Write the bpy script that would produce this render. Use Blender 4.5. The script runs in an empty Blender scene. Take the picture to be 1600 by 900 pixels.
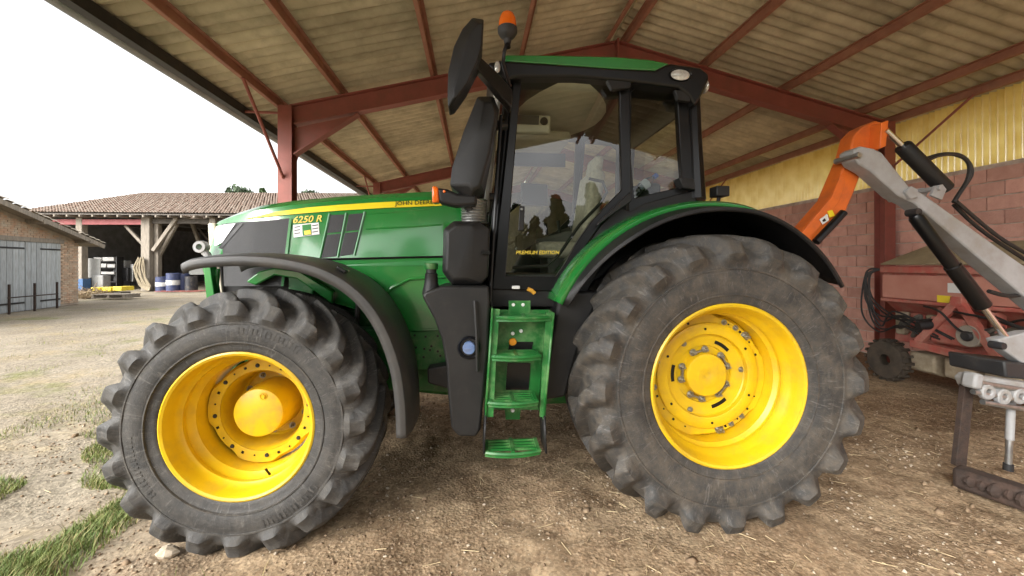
import bpy, bmesh, math, random
import numpy as np
from mathutils import Vector, Matrix, Euler
random.seed(7); RNG = np.random.default_rng(7)
S = bpy.context.scene
COL = S.collection
R_ = math.radians

# ---------------------------------------------------------------- camera
A = R_(5.27); FPX = 640.0; CX = 800.0; HY = 414.0; CH = 1.65
cam = bpy.data.cameras.new('camera'); camo = bpy.data.objects.new('camera', cam); COL.objects.link(camo)
camo.location = (0, 0, CH); camo.rotation_euler = (R_(90), 0, -A)
cam.sensor_width = 36; cam.lens = FPX/1600*36; cam.shift_y = -36/1600
cam.clip_start = 0.05; cam.clip_end = 3000
S.camera = camo
# ---------------------------------------------------------------- sky, sun, exposure
SUN_EL, SUN_AZ = 34, -132          # degrees; azimuth measured from +Y towards +X
wd = bpy.data.worlds.new('World'); S.world = wd; wd.use_nodes = True
nt = wd.node_tree; nt.nodes.clear()
sky = nt.nodes.new('ShaderNodeTexSky'); sky.sky_type = 'NISHITA'; sky.sun_disc = False
sky.sun_elevation = R_(SUN_EL); sky.sun_rotation = R_(SUN_AZ); sky.air_density = 1.0; sky.dust_density = 4.0; sky.ozone_density = 1.0
bw = nt.nodes.new('ShaderNodeHueSaturation'); bw.inputs['Saturation'].default_value = 0.05
tc = nt.nodes.new('ShaderNodeTexCoord'); mp = nt.nodes.new('ShaderNodeMapping'); mp.inputs['Scale'].default_value = (1, 1, 2.4)
cn = nt.nodes.new('ShaderNodeTexNoise'); cn.inputs['Scale'].default_value = 3.2; cn.inputs['Detail'].default_value = 7
cr = nt.nodes.new('ShaderNodeMapRange'); cr.inputs[1].default_value = .35; cr.inputs[2].default_value = .65; cr.inputs[3].default_value = .8; cr.inputs[4].default_value = 1.5
mul = nt.nodes.new('ShaderNodeVectorMath'); mul.operation = 'SCALE'
bg = nt.nodes.new('ShaderNodeBackground'); bg.inputs['Strength'].default_value = 0.15
wo = nt.nodes.new('ShaderNodeOutputWorld')
L = nt.links.new
L(tc.outputs['Generated'], mp.inputs['Vector']); L(mp.outputs[0], cn.inputs['Vector']); L(cn.outputs['Fac'], cr.inputs[0])
L(sky.outputs[0], bw.inputs['Color']); L(bw.outputs[0], mul.inputs[0]); L(cr.outputs[0], mul.inputs['Scale'])
L(mul.outputs[0], bg.inputs['Color']); L(bg.outputs[0], wo.inputs['Surface'])
sl = bpy.data.lights.new('sun', 'SUN'); sl.energy = 1.0; sl.angle = R_(30); sl.color = (1, .92, .80)
so = bpy.data.objects.new('sun', sl); COL.objects.link(so)
sd = Vector((math.sin(R_(SUN_AZ))*math.cos(R_(SUN_EL)), math.cos(R_(SUN_AZ))*math.cos(R_(SUN_EL)), math.sin(R_(SUN_EL))))
so.rotation_euler = sd.to_track_quat('Z', 'Y').to_euler()
S.view_settings.view_transform = 'Standard'; S.view_settings.look = 'None'
S.view_settings.exposure = 1.6; S.view_settings.gamma = 1.0
S.render.engine = 'CYCLES'
S.cycles.max_bounces = 10; S.cycles.diffuse_bounces = 5; S.cycles.glossy_bounces = 4; S.cycles.transparent_max_bounces = 16

# ---------------------------------------------------------------- pixel -> place
CA, SA = math.cos(A), math.sin(A)
def ray(px, py):
    dx = (px-CX)/FPX; return Vector((dx*CA+SA, CA-dx*SA, (HY-py)/FPX))
def W(px, py, Y):
    d = ray(px, py); t = Y/d.y; return Vector((d.x*t, Y, CH+d.z*t))
def XZ(px, py, Y):
    p = W(px, py, Y); return (p.x, p.z)
def WX(px, py, X):
    d = ray(px, py); t = X/d.x; return Vector((X, d.y*t, CH+d.z*t))
def WG(px, py, z=0):
    d = ray(px, py); t = (z-CH)/d.z; return Vector((d.x*t, d.y*t, z))
def UD(px, py, d):           # frame of the yard: u right, d depth along the view, z up
    return Vector(((px-CX)/FPX*d, d, CH+(HY-py)/FPX*d))

# ---------------------------------------------------------------- mesh helpers
class MB:
    def __init__(s): s.v = []; s.f = []
    def add(s, vs, fs):
        o = len(s.v); s.v += [tuple(v) for v in vs]; s.f += [tuple(i+o for i in f) for f in fs]; return s
    def box(s, c, d, rot=None):
        x, y, z = d[0]/2, d[1]/2, d[2]/2
        vs = [Vector(p) for p in ((-x,-y,-z),(x,-y,-z),(x,y,-z),(-x,y,-z),(-x,-y,z),(x,-y,z),(x,y,z),(-x,y,z))]
        if rot is not None:
            m = rot if isinstance(rot, Matrix) else Euler(rot).to_matrix(); vs = [m @ v for v in vs]
        c = Vector(c)
        return s.add([v+c for v in vs], [(0,3,2,1),(4,5,6,7),(0,1,5,4),(1,2,6,5),(2,3,7,6),(3,0,4,7)])
    def prism(s, poly, y0, y1, ys=None):
        """polygon of (x, z) extruded along y; y0 may be a list (one per vertex)"""
        n = len(poly)
        a = y0 if isinstance(y0, (list, tuple)) else [y0]*n
        b = y1 if isinstance(y1, (list, tuple)) else [y1]*n
        vs = [(p[0], a[i], p[1]) for i, p in enumerate(poly)]+[(p[0], b[i], p[1]) for i, p in enumerate(poly)]
        fs = [tuple(range(n)), tuple(range(2*n-1, n-1, -1))]+[(i, n+i, n+(i+1) % n, (i+1) % n) for i in range(n)]
        return s.add(vs, fs)
    def beam(s, p, q, w, h, up=(0, 0, 1)):
        p, q = Vector(p), Vector(q); d = (q-p); l = d.length; d.normalize(); up = Vector(up)
        x = d.cross(up)
        if x.length < 1e-4: x = d.cross(Vector((1, 0, 0)))
        x.normalize(); z = x.cross(d)
        m = Matrix((x, d, z)).transposed()
        return s.box((p+q)/2, (w, l, h), m)
    def tube(s, pts, r, n=8, caps=True):
        pts = [Vector(p) for p in pts]; k = len(pts)
        rs = r if isinstance(r, (list, tuple)) else [r]*k
        T = []
        for i in range(k):
            t = pts[min(i+1, k-1)]-pts[max(i-1, 0)]; T.append(t.normalized())
        ref = Vector((0, 0, 1)) if abs(T[0].z) < .9 else Vector((1, 0, 0))
        u = T[0].cross(ref).normalized(); vs = []
        for i in range(k):
            u = (u-T[i]*u.dot(T[i])).normalized(); w = T[i].cross(u)
            for j in range(n):
                a = 2*math.pi*j/n; vs.append(pts[i]+(u*math.cos(a)+w*math.sin(a))*rs[i])
        fs = [(i*n+j, i*n+(j+1) % n, (i+1)*n+(j+1) % n, (i+1)*n+j) for i in range(k-1) for j in range(n)]
        if caps: fs += [tuple(range(n-1, -1, -1)), tuple((k-1)*n+j for j in range(n))]
        return s.add(vs, fs)
    def lathe(s, prof, n=48, c=(0, 0, 0), axis='Y', a0=0, a1=2*math.pi):
        """profile of (r, h) turned about an axis through c"""
        full = abs(a1-a0-2*math.pi) < 1e-6; m = n if full else n+1; vs = []
        for (r, h) in prof:
            for j in range(m):
                a = a0+(a1-a0)*j/n; x, y = r*math.cos(a), r*math.sin(a)
                vs.append((c[0]+x, c[1]+h, c[2]+y) if axis == 'Y' else ((c[0]+x, c[1]+y, c[2]+h) if axis == 'Z' else (c[0]+h, c[1]+x, c[2]+y)))
        fs = []
        for i in range(len(prof)-1):
            for j in range(n):
                j2 = (j+1) % m; fs.append((i*m+j, i*m+j2, (i+1)*m+j2, (i+1)*m+j))
        return s.add(vs, fs)
    def grid(s, rows):
        n = len(rows[0]); vs = [p for r in rows for p in r]
        return s.add(vs, [(i*n+j, i*n+j+1, (i+1)*n+j+1, (i+1)*n+j) for i in range(len(rows)-1) for j in range(n-1)])
    def ball(s, c, r, n=10, m=6, sc=(1, 1, 1)):
        rows = []
        for i in range(m+1):
            t = math.pi*i/m
            rows.append([(c[0]+r*sc[0]*math.sin(t)*math.cos(2*math.pi*j/n), c[1]+r*sc[1]*math.sin(t)*math.sin(2*math.pi*j/n), c[2]+r*sc[2]*math.cos(t)) for j in range(n+1)])
        return s.grid(rows)
    def mesh(s, name, mat, smooth=35):
        me = bpy.data.meshes.new(name); me.from_pydata(s.v, [], s.f); me.validate()
        bm = bmesh.new(); bm.from_mesh(me); bmesh.ops.recalc_face_normals(bm, faces=bm.faces); bm.to_mesh(me); bm.free()
        if smooth:
            me.polygons.foreach_set('use_smooth', [True]*len(me.polygons)); me.set_sharp_from_angle(angle=R_(smooth))
        if mat: me.materials.append(mat)
        return me
    def build(s, name, mat, parent=None, local=False, bevel=0, smooth=35, solid=0, seg=2, **kw):
        return place(name, s.mesh(name, mat, smooth), parent, local, bevel, solid, seg, **kw)

def wmat(o):
    m = Matrix.LocRotScale(o.location, o.rotation_euler, o.scale)
    return wmat(o.parent) @ o.matrix_parent_inverse @ m if o.parent else m
def place(name, me, parent=None, local=False, bevel=0, solid=0, seg=2, loc=None, rot=None, scale=None, **kw):
    o = bpy.data.objects.new(name, me); COL.objects.link(o)
    if loc is not None: o.location = loc
    if rot is not None: o.rotation_euler = rot
    if scale is not None: o.scale = scale
    if parent:
        o.parent = parent
        if not local: o.matrix_parent_inverse = wmat(parent).inverted()
    if solid:
        m = o.modifiers.new('solid', 'SOLIDIFY'); m.thickness = abs(solid); m.offset = -1 if solid > 0 else 1
    if bevel:
        m = o.modifiers.new('bevel', 'BEVEL'); m.width = bevel; m.segments = seg; m.limit_method = 'ANGLE'; m.angle_limit = R_(32)
    for k, v in kw.items(): o[k] = v
    return o
def tag(o, label, cat, group=None):
    o['label'] = label; o['category'] = cat
    if group: o['group'] = group
    return o
def thing(name, loc, label, cat, rz=0, group=None):
    o = bpy.data.objects.new(name, None); COL.objects.link(o); o.location = loc; o.rotation_euler = (0, 0, rz); o.empty_display_size = .2
    return tag(o, label, cat, group)
def dup(o, parent=None, keep=True):
    c = o.copy(); COL.objects.link(c)
    if parent: c.parent = parent
    for ch in [x for x in bpy.data.objects if x.parent == o and x != c]: dup(ch, c)
    return c
def text_mesh(txt, size, mat, name, extrude=.001, bold=0, shear=0, space=1, sx=1):
    cu = bpy.data.curves.new('t', 'FONT'); cu.body = txt; cu.size = size; cu.extrude = extrude; cu.offset = bold; cu.shear = shear
    cu.align_x = 'CENTER'; cu.align_y = 'CENTER'; cu.space_character = space; cu.resolution_u = 3
    t = bpy.data.objects.new('t', cu); COL.objects.link(t); bpy.context.view_layer.update()
    me = bpy.data.meshes.new_from_object(t.evaluated_get(bpy.context.evaluated_depsgraph_get()))
    bpy.data.objects.remove(t); me.name = name; me.materials.clear(); me.materials.append(mat)
    return me

# ---------------------------------------------------------------- materials
def M(name, col, rough=.5, metal=0, col2=None, var=.25, vs=6, bump=0, bs=60, spec=.5, coat=0, dust=0, dcol=(.34, .27, .19), ds=5, rand=0, stretch=None, det=6, edge=None):
    m = bpy.data.materials.new(name); m.use_nodes = True; n = m.node_tree; l = n.links.new
    b = n.nodes['Principled BSDF']; b.inputs['Roughness'].default_value = rough; b.inputs['Metallic'].default_value = metal
    b.inputs['Specular IOR Level'].default_value = spec; b.inputs['Coat Weight'].default_value = coat; b.inputs['Coat Roughness'].default_value = .08
    tc = n.nodes.new('ShaderNodeTexCoord'); vec = tc.outputs['Object']
    if stretch:
        mp = n.nodes.new('ShaderNodeMapping'); mp.inputs['Scale'].default_value = stretch; l(vec, mp.inputs[0]); vec = mp.outputs[0]
    if rand:
        oi = n.nodes.new('ShaderNodeObjectInfo'); ad = n.nodes.new('ShaderNodeVectorMath'); ad.operation = 'ADD'
        sc = n.nodes.new('ShaderNodeMath'); sc.operation = 'MULTIPLY'; sc.inputs[1].default_value = 37.0
        l(oi.outputs['Random'], sc.inputs[0]); l(vec, ad.inputs[0]); l(sc.outputs[0], ad.inputs[1]); vec = ad.outputs[0]
    def noise(scale, detail=6, rough_=.6):
        t = n.nodes.new('ShaderNodeTexNoise'); t.inputs['Scale'].default_value = scale; t.inputs['Detail'].default_value = detail; t.inputs['Roughness'].default_value = rough_
        l(vec, t.inputs['Vector']); return t.outputs['Fac']
    def rng(x, a, c, d=0, e=1):
        t = n.nodes.new('ShaderNodeMapRange'); t.inputs[1].default_value = a; t.inputs[2].default_value = c; t.inputs[3].default_value = d; t.inputs[4].default_value = e; l(x, t.inputs[0]); return t.outputs[0]
    def mix(f, c1, c2, mode='MIX'):
        t = n.nodes.new('ShaderNodeMix'); t.data_type = 'RGBA'; t.blend_type = mode
        for s_, c in ((t.inputs[6], c1), (t.inputs[7], c2)):
            if isinstance(c, tuple): s_.default_value = (*c, 1)
            else: l(c, s_)
        if isinstance(f, (int, float)): t.inputs[0].default_value = f
        else: l(f, t.inputs[0])
        return t.outputs[2]
    if col2 is None: col2 = tuple(c*(1-var) for c in col)
    nz = noise(vs, det); c = mix(rng(nz, .35, .65), col, col2)
    if rand:
        hv = n.nodes.new('ShaderNodeHueSaturation'); l(rng(oi.outputs['Random'], 0, 1, 1-rand, 1+rand), hv.inputs['Value']); l(c, hv.inputs['Color']); c = hv.outputs[0]
    if dust:
        d = rng(noise(ds, 8, .7), .62-dust*.4, .8-dust*.2, 0, min(1, dust*1.3)); c = mix(d, c, dcol)
        l(rng(d, 0, 1, rough, min(1, rough+.35)), b.inputs['Roughness'])
    if edge:
        g = n.nodes.new('ShaderNodeNewGeometry'); e = n.nodes.new('ShaderNodeMath'); e.operation = 'MULTIPLY'
        l(rng(g.outputs['Pointiness'], .54, .66), e.inputs[0]); l(rng(noise(9, 6), .45, .7), e.inputs[1]); c = mix(e.outputs[0], c, edge)
    l(c, b.inputs['Base Color'])
    if bump:
        bp = n.nodes.new('ShaderNodeBump'); bp.inputs['Strength'].default_value = bump; bp.inputs['Distance'].default_value = .01
        l(noise(bs, 8, .65), bp.inputs['Height']); l(bp.outputs[0], b.inputs['Normal'])
    return m
def glass(name, tint, ior=1.5, rough=0.0):
    m = bpy.data.materials.new(name); m.use_nodes = True; n = m.node_tree; n.nodes.clear(); l = n.links.new
    o = n.nodes.new('ShaderNodeOutputMaterial'); t = n.nodes.new('ShaderNodeBsdfTransparent'); t.inputs[0].default_value = (*tint, 1)
    g = n.nodes.new('ShaderNodeBsdfGlossy'); g.inputs['Roughness'].default_value = rough; f = n.nodes.new('ShaderNodeFresnel'); f.inputs[0].default_value = ior
    x = n.nodes.new('ShaderNodeMixShader'); l(f.outputs[0], x.inputs[0]); l(t.outputs[0], x.inputs[1]); l(g.outputs[0], x.inputs[2]); l(x.outputs[0], o.inputs[0])
    return m
GREEN = M('green_paint', (.016, .195, .034), .22, col2=(.014, .165, .028), vs=3, coat=.8, dust=.10, ds=4)
GREEND = M('green_paint_dusty', (.013, .145, .026), .36, vs=8, dust=.28, ds=9, edge=(.09, .24, .075))
YEL = M('yellow_paint', (.72, .48, .008), .36, col2=(.66, .42, .007), vs=5, dust=.34, ds=6, dcol=(.34, .22, .06), edge=(.42, .24, .06), bump=.06, bs=40)
STRIPE = M('yellow_decal', (.85, .66, .02), .35, var=.05)
BLK = M('black_plastic', (.011, .011, .0115), .46, col2=(.017, .0165, .016), vs=5, spec=.35, dust=.15, ds=6, dcol=(.07, .06, .048), bump=.15, bs=160)
BLKG = M('black_gloss', (.007, .007, .0075), .28, var=.2, spec=.35, dust=.05, dcol=(.05, .045, .038))
DGREY = M('dark_grey_plastic', (.03, .03, .031), .5, var=.2, dust=.2, dcol=(.2, .17, .13), bump=.2, bs=200)
FEND = M('grey_fender_plastic', (.040, .040, .040), .45, col2=(.055, .053, .050), vs=4, dust=.3, dcol=(.13, .115, .095), bump=.12, bs=150)
MESHG = M('grille_mesh', (.012, .012, .0135), .55, var=.3, vs=90, dust=.15, dcol=(.09, .08, .07), bump=.4, bs=300)
def tyre_mat(nm, dust, dcol, edge):
    m = M(nm, (.027, .0265, .0255), .6, col2=(.045, .043, .040), vs=7, bump=.3, bs=70, dust=dust, ds=13, dcol=dcol, det=10, edge=edge)
    n = m.node_tree; l = n.links.new; b = n.nodes['Principled BSDF']; src = b.inputs['Base Color'].links[0].from_socket
    tc = n.nodes.new('ShaderNodeTexCoord'); sp = n.nodes.new('ShaderNodeSeparateXYZ'); l(tc.outputs['Object'], sp.inputs[0])
    def ma(op, a, c=None):
        t = n.nodes.new('ShaderNodeMath'); t.operation = op
        for k, x in enumerate((a, c)):
            if x is None: continue
            if isinstance(x, (int, float)): t.inputs[k].default_value = x
            else: l(x, t.inputs[k])
        return t.outputs[0]
    ang = ma('ARCTAN2', sp.outputs[2], sp.outputs[0]); rad = ma('SQRT', ma('ADD', ma('MULTIPLY', sp.outputs[0], sp.outputs[0]), ma('MULTIPLY', sp.outputs[2], sp.outputs[2])))
    col = src
    for (ka, kr, lo, hi, c, amt, dis) in ((24, 7, .56, .74, (.19, .18, .165), .75, 1.5), (60, 16, .60, .74, (.24, .225, .20), .6, 2.5), (5, 40, .55, .75, (.12, .11, .095), .5, .6)):
        cb = n.nodes.new('ShaderNodeCombineXYZ'); l(ma('MULTIPLY', ang, ka), cb.inputs[0]); l(ma('MULTIPLY', rad, kr), cb.inputs[1]); l(ma('MULTIPLY', sp.outputs[1], 9), cb.inputs[2])
        nz = n.nodes.new('ShaderNodeTexNoise'); nz.inputs['Scale'].default_value = 1; nz.inputs['Detail'].default_value = 8; nz.inputs['Roughness'].default_value = .7; nz.inputs['Distortion'].default_value = dis; l(cb.outputs[0], nz.inputs[0])
        r = n.nodes.new('ShaderNodeMapRange'); r.inputs[1].default_value = lo; r.inputs[2].default_value = hi; r.inputs[4].default_value = amt; l(nz.outputs['Fac'], r.inputs[0])
        x = n.nodes.new('ShaderNodeMix'); x.data_type = 'RGBA'; l(r.outputs[0], x.inputs[0]); l(col, x.inputs[6]); x.inputs[7].default_value = (*c, 1); col = x.outputs[2]
    l(col, b.inputs['Base Color']); return m
TYRE = tyre_mat('tyre_rubber', .42, (.115, .104, .088), (.14, .115, .085)); TYRE2 = tyre_mat('dusty_tyre_rubber', .52, (.125, .102, .075), (.20, .15, .10))
STEEL = M('steel', (.45, .45, .44), .35, .85, var=.3, vs=20, dust=.2)
CHROME = M('chrome_rod', (.7, .7, .7), .15, 1, var=.05)
ZINC = M('zinc_bolt', (.40, .38, .32), .35, .8, var=.4, vs=60)
DARKM = M('dark_metal', (.03, .03, .032), .5, .2, var=.3, dust=.3, dcol=(.12, .10, .08))
ORANGE = M('orange_paint', (.74, .16, .02), .42, col2=(.60, .12, .02), vs=5, dust=.25, dcol=(.25, .12, .06))
GREYP = M('grey_paint', (.36, .365, .37), .5, col2=(.27, .27, .265), vs=5, dust=.35, dcol=(.32, .27, .2), bump=.1)
REDM = M('red_machine_paint', (.44, .085, .065), .6, col2=(.36, .11, .08), vs=6, dust=.5, dcol=(.46, .31, .235))
RUST = M('rusty_steel', (.06, .036, .026), .85, col2=(.03, .022, .018), vs=14, bump=.6, dust=.25, dcol=(.16, .11, .075))
REDS = M('red_oxide_steel', (.31, .09, .068), .55, col2=(.24, .075, .056), vs=5, dust=.25, dcol=(.26, .14, .1), bump=.1)
SHEET = M('fibre_cement', (.62, .56, .40), .9, col2=(.47, .42, .29), vs=2.5, bump=.3, bs=40, rand=.22, dust=.38, dcol=(.19, .16, .105), ds=2.4)
PURL = M('rusty_purlin', (.40, .185, .12), .65, col2=(.29, .12, .08), vs=4, dust=.35, dcol=(.34, .22, .14), bump=.1)
BRICK = M('clay_block', (.64, .36, .285), .9, col2=(.54, .285, .225), vs=7, bump=.5, bs=50, rand=.16, dust=.2, dcol=(.42, .27, .2))
MORTAR = M('mortar', (.62, .52, .44), .95, col2=(.40, .30, .24), vs=6, bump=.5, bs=60)
HOSE = M('hose_rubber', (.02, .02, .02), .5, var=.3, dust=.25, dcol=(.12, .1, .08))
WHITE = M('white_plastic', (.75, .75, .73), .4, var=.1)
GLASS = glass('cab_glass', (.90, .93, .84), 1.72)
LENS = M('lamp_lens', (.75, .75, .72), .12, .35, var=.35, vs=40)
AMBER = M('amber_lens', (.9, .17, .01), .2, var=.2, coat=.6)
# ================================================================ ground
def vnoise(x, y, seed=0):
    xi = np.floor(x).astype(np.int64); yi = np.floor(y).astype(np.int64); fx = x-xi; fy = y-yi
    def h(a, b):
        n = (a*374761393+b*668265263+seed*144269504) & 0x7fffffff
        n = ((n ^ (n >> 13))*1274126177) & 0x7fffffff
        return ((n ^ (n >> 16)) & 0xffff)/65535.0
    u = fx*fx*(3-2*fx); v = fy*fy*(3-2*fy)
    return (h(xi, yi)*(1-u)+h(xi+1, yi)*u)*(1-v)+(h(xi, yi+1)*(1-u)+h(xi+1, yi+1)*u)*v
def gheight(x, y):
    near = np.clip(1-np.abs(x-0)/14, 0, 1)*np.clip(1-np.abs(y-4)/14, 0, 1)
    h = .034*(vnoise(x*1.1, y*1.1, 1)-.5)+.034*(vnoise(x*3.3, y*3.3, 2)-.5)+.024*(vnoise(x*9, y*9, 3)-.5)+.012*(vnoise(x*22, y*22, 4)-.5)
    rut = -.03*np.exp(-((x+2.95+.1*(vnoise(y*.7, y*0, 9)-.5))/.22)**2)
    return h*near*.9+rut*near-.012
def axis(a0, a1, st, far):
    core = np.arange(a0, a1+1e-6, st); out = []; d = st; p = a1
    while p < far: d *= 1.22; p += d; out.append(p)
    lo = []; d = st; p = a0
    while p > -far: d *= 1.22; p -= d; lo.append(p)
    return np.array(lo[::-1]+list(core)+out)
gx = axis(-5.2, 7.4, .035, 900); gy = axis(1.3, 7.2, .035, 900)
GX, GY = np.meshgrid(gx, gy); GZ = gheight(GX, GY)
nv = GX.size; nx_, ny_ = len(gx), len(gy)
me = bpy.data.meshes.new('ground'); me.vertices.add(nv)
me.vertices.foreach_set('co', np.stack([GX.ravel(), GY.ravel(), GZ.ravel()], 1).astype(np.float32).ravel())
I = np.arange(nv).reshape(ny_, nx_); Q = np.stack([I[:-1, :-1], I[:-1, 1:], I[1:, 1:], I[1:, :-1]], -1).reshape(-1, 4)
me.loops.add(Q.size); me.loops.foreach_set('vertex_index', Q.ravel().astype(np.int32)); me.polygons.add(len(Q))
me.polygons.foreach_set('loop_start', (np.arange(len(Q))*4).astype(np.int32)); me.polygons.foreach_set('use_smooth', [True]*len(Q)); me.update()
def ground_mat():
    m = bpy.data.materials.new('earth'); m.use_nodes = True; n = m.node_tree; l = n.links.new; b = n.nodes['Principled BSDF']
    b.inputs['Roughness'].default_value = .95; b.inputs['Specular IOR Level'].default_value = .2
    tc = n.nodes.new('ShaderNodeTexCoord'); V = tc.outputs['Object']
    def noise(s, d=6, r=.6, off=0):
        t = n.nodes.new('ShaderNodeTexNoise'); t.inputs['Scale'].default_value = s; t.inputs['Detail'].default_value = d; t.inputs['Roughness'].default_value = r
        if off:
            a = n.nodes.new('ShaderNodeVectorMath'); a.inputs[1].default_value = (off, off*.7, 0); l(V, a.inputs[0]); l(a.outputs[0], t.inputs[0])
        else: l(V, t.inputs[0])
        return t.outputs['Fac']
    def vor(s, out='Color'):
        t = n.nodes.new('ShaderNodeTexVoronoi'); t.inputs['Scale'].default_value = s; l(V, t.inputs[0]); return t.outputs[out]
    def rng(x, a, c, d=0, e=1):
        t = n.nodes.new('ShaderNodeMapRange'); t.inputs[1].default_value = a; t.inputs[2].default_value = c; t.inputs[3].default_value = d; t.inputs[4].default_value = e; l(x, t.inputs[0]); return t.outputs[0]
    def mix(f, c1, c2, mode='MIX'):
        t = n.nodes.new('ShaderNodeMix'); t.data_type = 'RGBA'; t.blend_type = mode
        for s_, c in ((t.inputs[6], c1), (t.inputs[7], c2)):
            if isinstance(c, tuple): s_.default_value = (*c, 1)
            else: l(c, s_)
        if isinstance(f, (int, float)): t.inputs[0].default_value = f
        else: l(f, t.inputs[0])
        return t.outputs[2]
    def math_(op, a, c):
        t = n.nodes.new('ShaderNodeMath'); t.operation = op
        for s_, x in ((t.inputs[0], a), (t.inputs[1], c)):
            if isinstance(x, (int, float)): s_.default_value = x
            else: l(x, s_)
        return t.outputs[0]
    sep = n.nodes.new('ShaderNodeSeparateXYZ'); l(V, sep.inputs[0]); X, Y = sep.outputs[0], sep.outputs[1]
    # bare trodden earth under the roof
    earth = mix(rng(noise(1.3, 8), .35, .65), (.27, .185, .112), (.40, .30, .19))
    earth = mix(rng(noise(2.2, 9, .65, 13), .50, .66), earth, (.15, .098, .056))
    earth = mix(rng(noise(9, 8, .7), .47, .68), earth, (.17, .112, .066))
    earth = mix(rng(noise(38, 6, .7), .52, .72), earth, (.47, .37, .25))
    sv = rng(vor(55), 0, 1, .62, 1.35); sc_ = n.nodes.new('ShaderNodeVectorMath'); sc_.operation = 'SCALE'
    l(earth, sc_.inputs[0]); l(sv, sc_.inputs['Scale']); earth = sc_.outputs[0]
    # pale gravel yard
    grav = mix(rng(noise(.6, 8), .35, .65), (.30, .26, .20), (.22, .185, .135))
    grav = mix(rng(noise(.9, 10, .65, 31), .52, .66), grav, (.29, .235, .145))
    grav = mix(rng(noise(.45, 10, .7, 57), .56, .68), grav, (.16, .165, .06))
    gv = rng(vor(38), 0, 1, .6, 1.35); s2 = n.nodes.new('ShaderNodeVectorMath'); s2.operation = 'SCALE'
    l(grav, s2.inputs[0]); l(gv, s2.inputs['Scale']); grav = s2.outputs[0]
    wob = rng(noise(.8, 5), 0, 1, -1.1, 1.1)
    ins = rng(math_('ADD', X, wob), -2.9, -1.2)
    ins = math_('MULTIPLY', ins, rng(math_('ADD', Y, wob), 24, 19))
    near = rng(math_('ADD', Y, wob), -4.0, -1.5); ins = math_('MULTIPLY', ins, near)
    far = rng(Y, -22, -30)            # stubble field beyond the yard, behind the viewer
    grav = mix(far, grav, (.45, .36, .17))
    l(mix(ins, grav, earth), b.inputs['Base Color'])
    b1 = n.nodes.new('ShaderNodeBump'); b1.inputs['Strength'].default_value = .65; b1.inputs['Distance'].default_value = .012
    hh = math_('MULTIPLY', math_('ADD', vor(48, 'Distance'), noise(60, 8, .7)), rng(noise(1.4, 6, .6, 77), .40, .60, .12, 1)); l(hh, b1.inputs['Height']); l(b1.outputs[0], b.inputs['Normal'])
    return m
me.materials.append(ground_mat()); g = bpy.data.objects.new('ground', me); COL.objects.link(g); g['kind'] = 'structure'

# ================================================================ shed with the roof over the tractor
FY = [.7, 6.5, 12.3, 18.1]; XL, XR, XM = -2.82, 7.27, 2.31; SL = .241; ZE = 4.06
RY0, RY1 = -2.2, 18.7
def zr(x): return ZE+SL*(x-XL) if x < XM else ZE+SL*(XR+.16-x)+.0
ZRG = ZE+SL*(XM-XL)
def zr(x): return ZRG-SL*abs(x-XM)
shed = thing('open_shed', (XM, 7, 0), 'open farm shed with red steel frame and corrugated roof sheltering the tractor', 'shed')
def ibeam(mb, p, q, w, h, up=(0, 0, 1), t=.014):
    p, q = Vector(p), Vector(q); d = (q-p).normalized(); x = d.cross(Vector(up)).normalized(); z = x.cross(d)
    mb.beam(p, q, t, h-.04, up); mb.beam(p+z*(h/2-.01), q+z*(h/2-.01), w, .02, up); mb.beam(p-z*(h/2-.01), q-z*(h/2-.01), w, .02, up)
for fy in FY:
    for sx, x in ((-1, XL), (1, XR-.16)):
        mb = MB(); zt = zr(x)-.02
        mb.box((x, fy, zt/2), (.014, .17, zt)); mb.box((x, fy-.09, zt/2), (.2, .014, zt)); mb.box((x, fy+.09, zt/2), (.2, .014, zt))
        mb.box((x, fy, .012), (.36, .3, .03)); mb.build('post', REDS, shed)
        mb = MB(); e = x-sx*.09
        p, q = Vector((e, fy, zr(e)-.17)), Vector((XM, fy, ZRG-.17)); ibeam(mb, p, q, .16, .30)
        hx = x-sx*1.05; mb.prism([(x-sx*.112, zr(x)-.74), (x-sx*.112, zr(x)-.33), (hx, zr(hx)-.345)], fy-.009, fy+.009)
        mb.beam((x-sx*.112, fy, zr(x)-.74), (hx, fy, zr(hx)-.35), .15, .016); mb.build('rafter', REDS, shed)
    mb = MB().box((XM, fy, ZRG-.17), (.03, .2, .36)); mb.build('ridge_plate', REDS, shed)
PX = [-2.93, -2.02, -.63, .75, 2.17, 2.45, 3.81, 5.24, 6.66, 7.22]
for i, x in enumerate(PX):
    z = zr(x)+.055; s = 1 if x < XM else -1; mb = MB()
    mb.box((x, (RY0+RY1)/2, z), (.012, RY1-RY0-.1, .108)); mb.box((x+s*.024, (RY0+RY1)/2, z+.052), (.05, RY1-RY0-.1, .01)); mb.box((x-s*.024, (RY0+RY1)/2, z-.052), (.05, RY1-RY0-.1, .01))
    mb.build('purlin', PURL, shed)
mb = MB().box((-3.46, (RY0+RY1)/2, zr(-3.46)+.050), (.10, RY1-RY0-.1, .13)); mb.build('eave_beam', DARKM, shed)
GUT = M('zinc_gutter', (.30, .31, .32), .5, .3, var=.3, vs=3)
mb = MB(); prof = [(-.075+.075*(1-math.cos(a))-.0, -.085*math.sin(a)) for a in [math.pi*k/8 for k in range(9)]]
gz = zr(-3.6)+.09
mb.grid([[(-3.588+dx, y, gz+dz) for dx, dz in prof] for y in (RY0, RY1)]); mb.build('gutter', GUT, shed, solid=.006)
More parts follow.
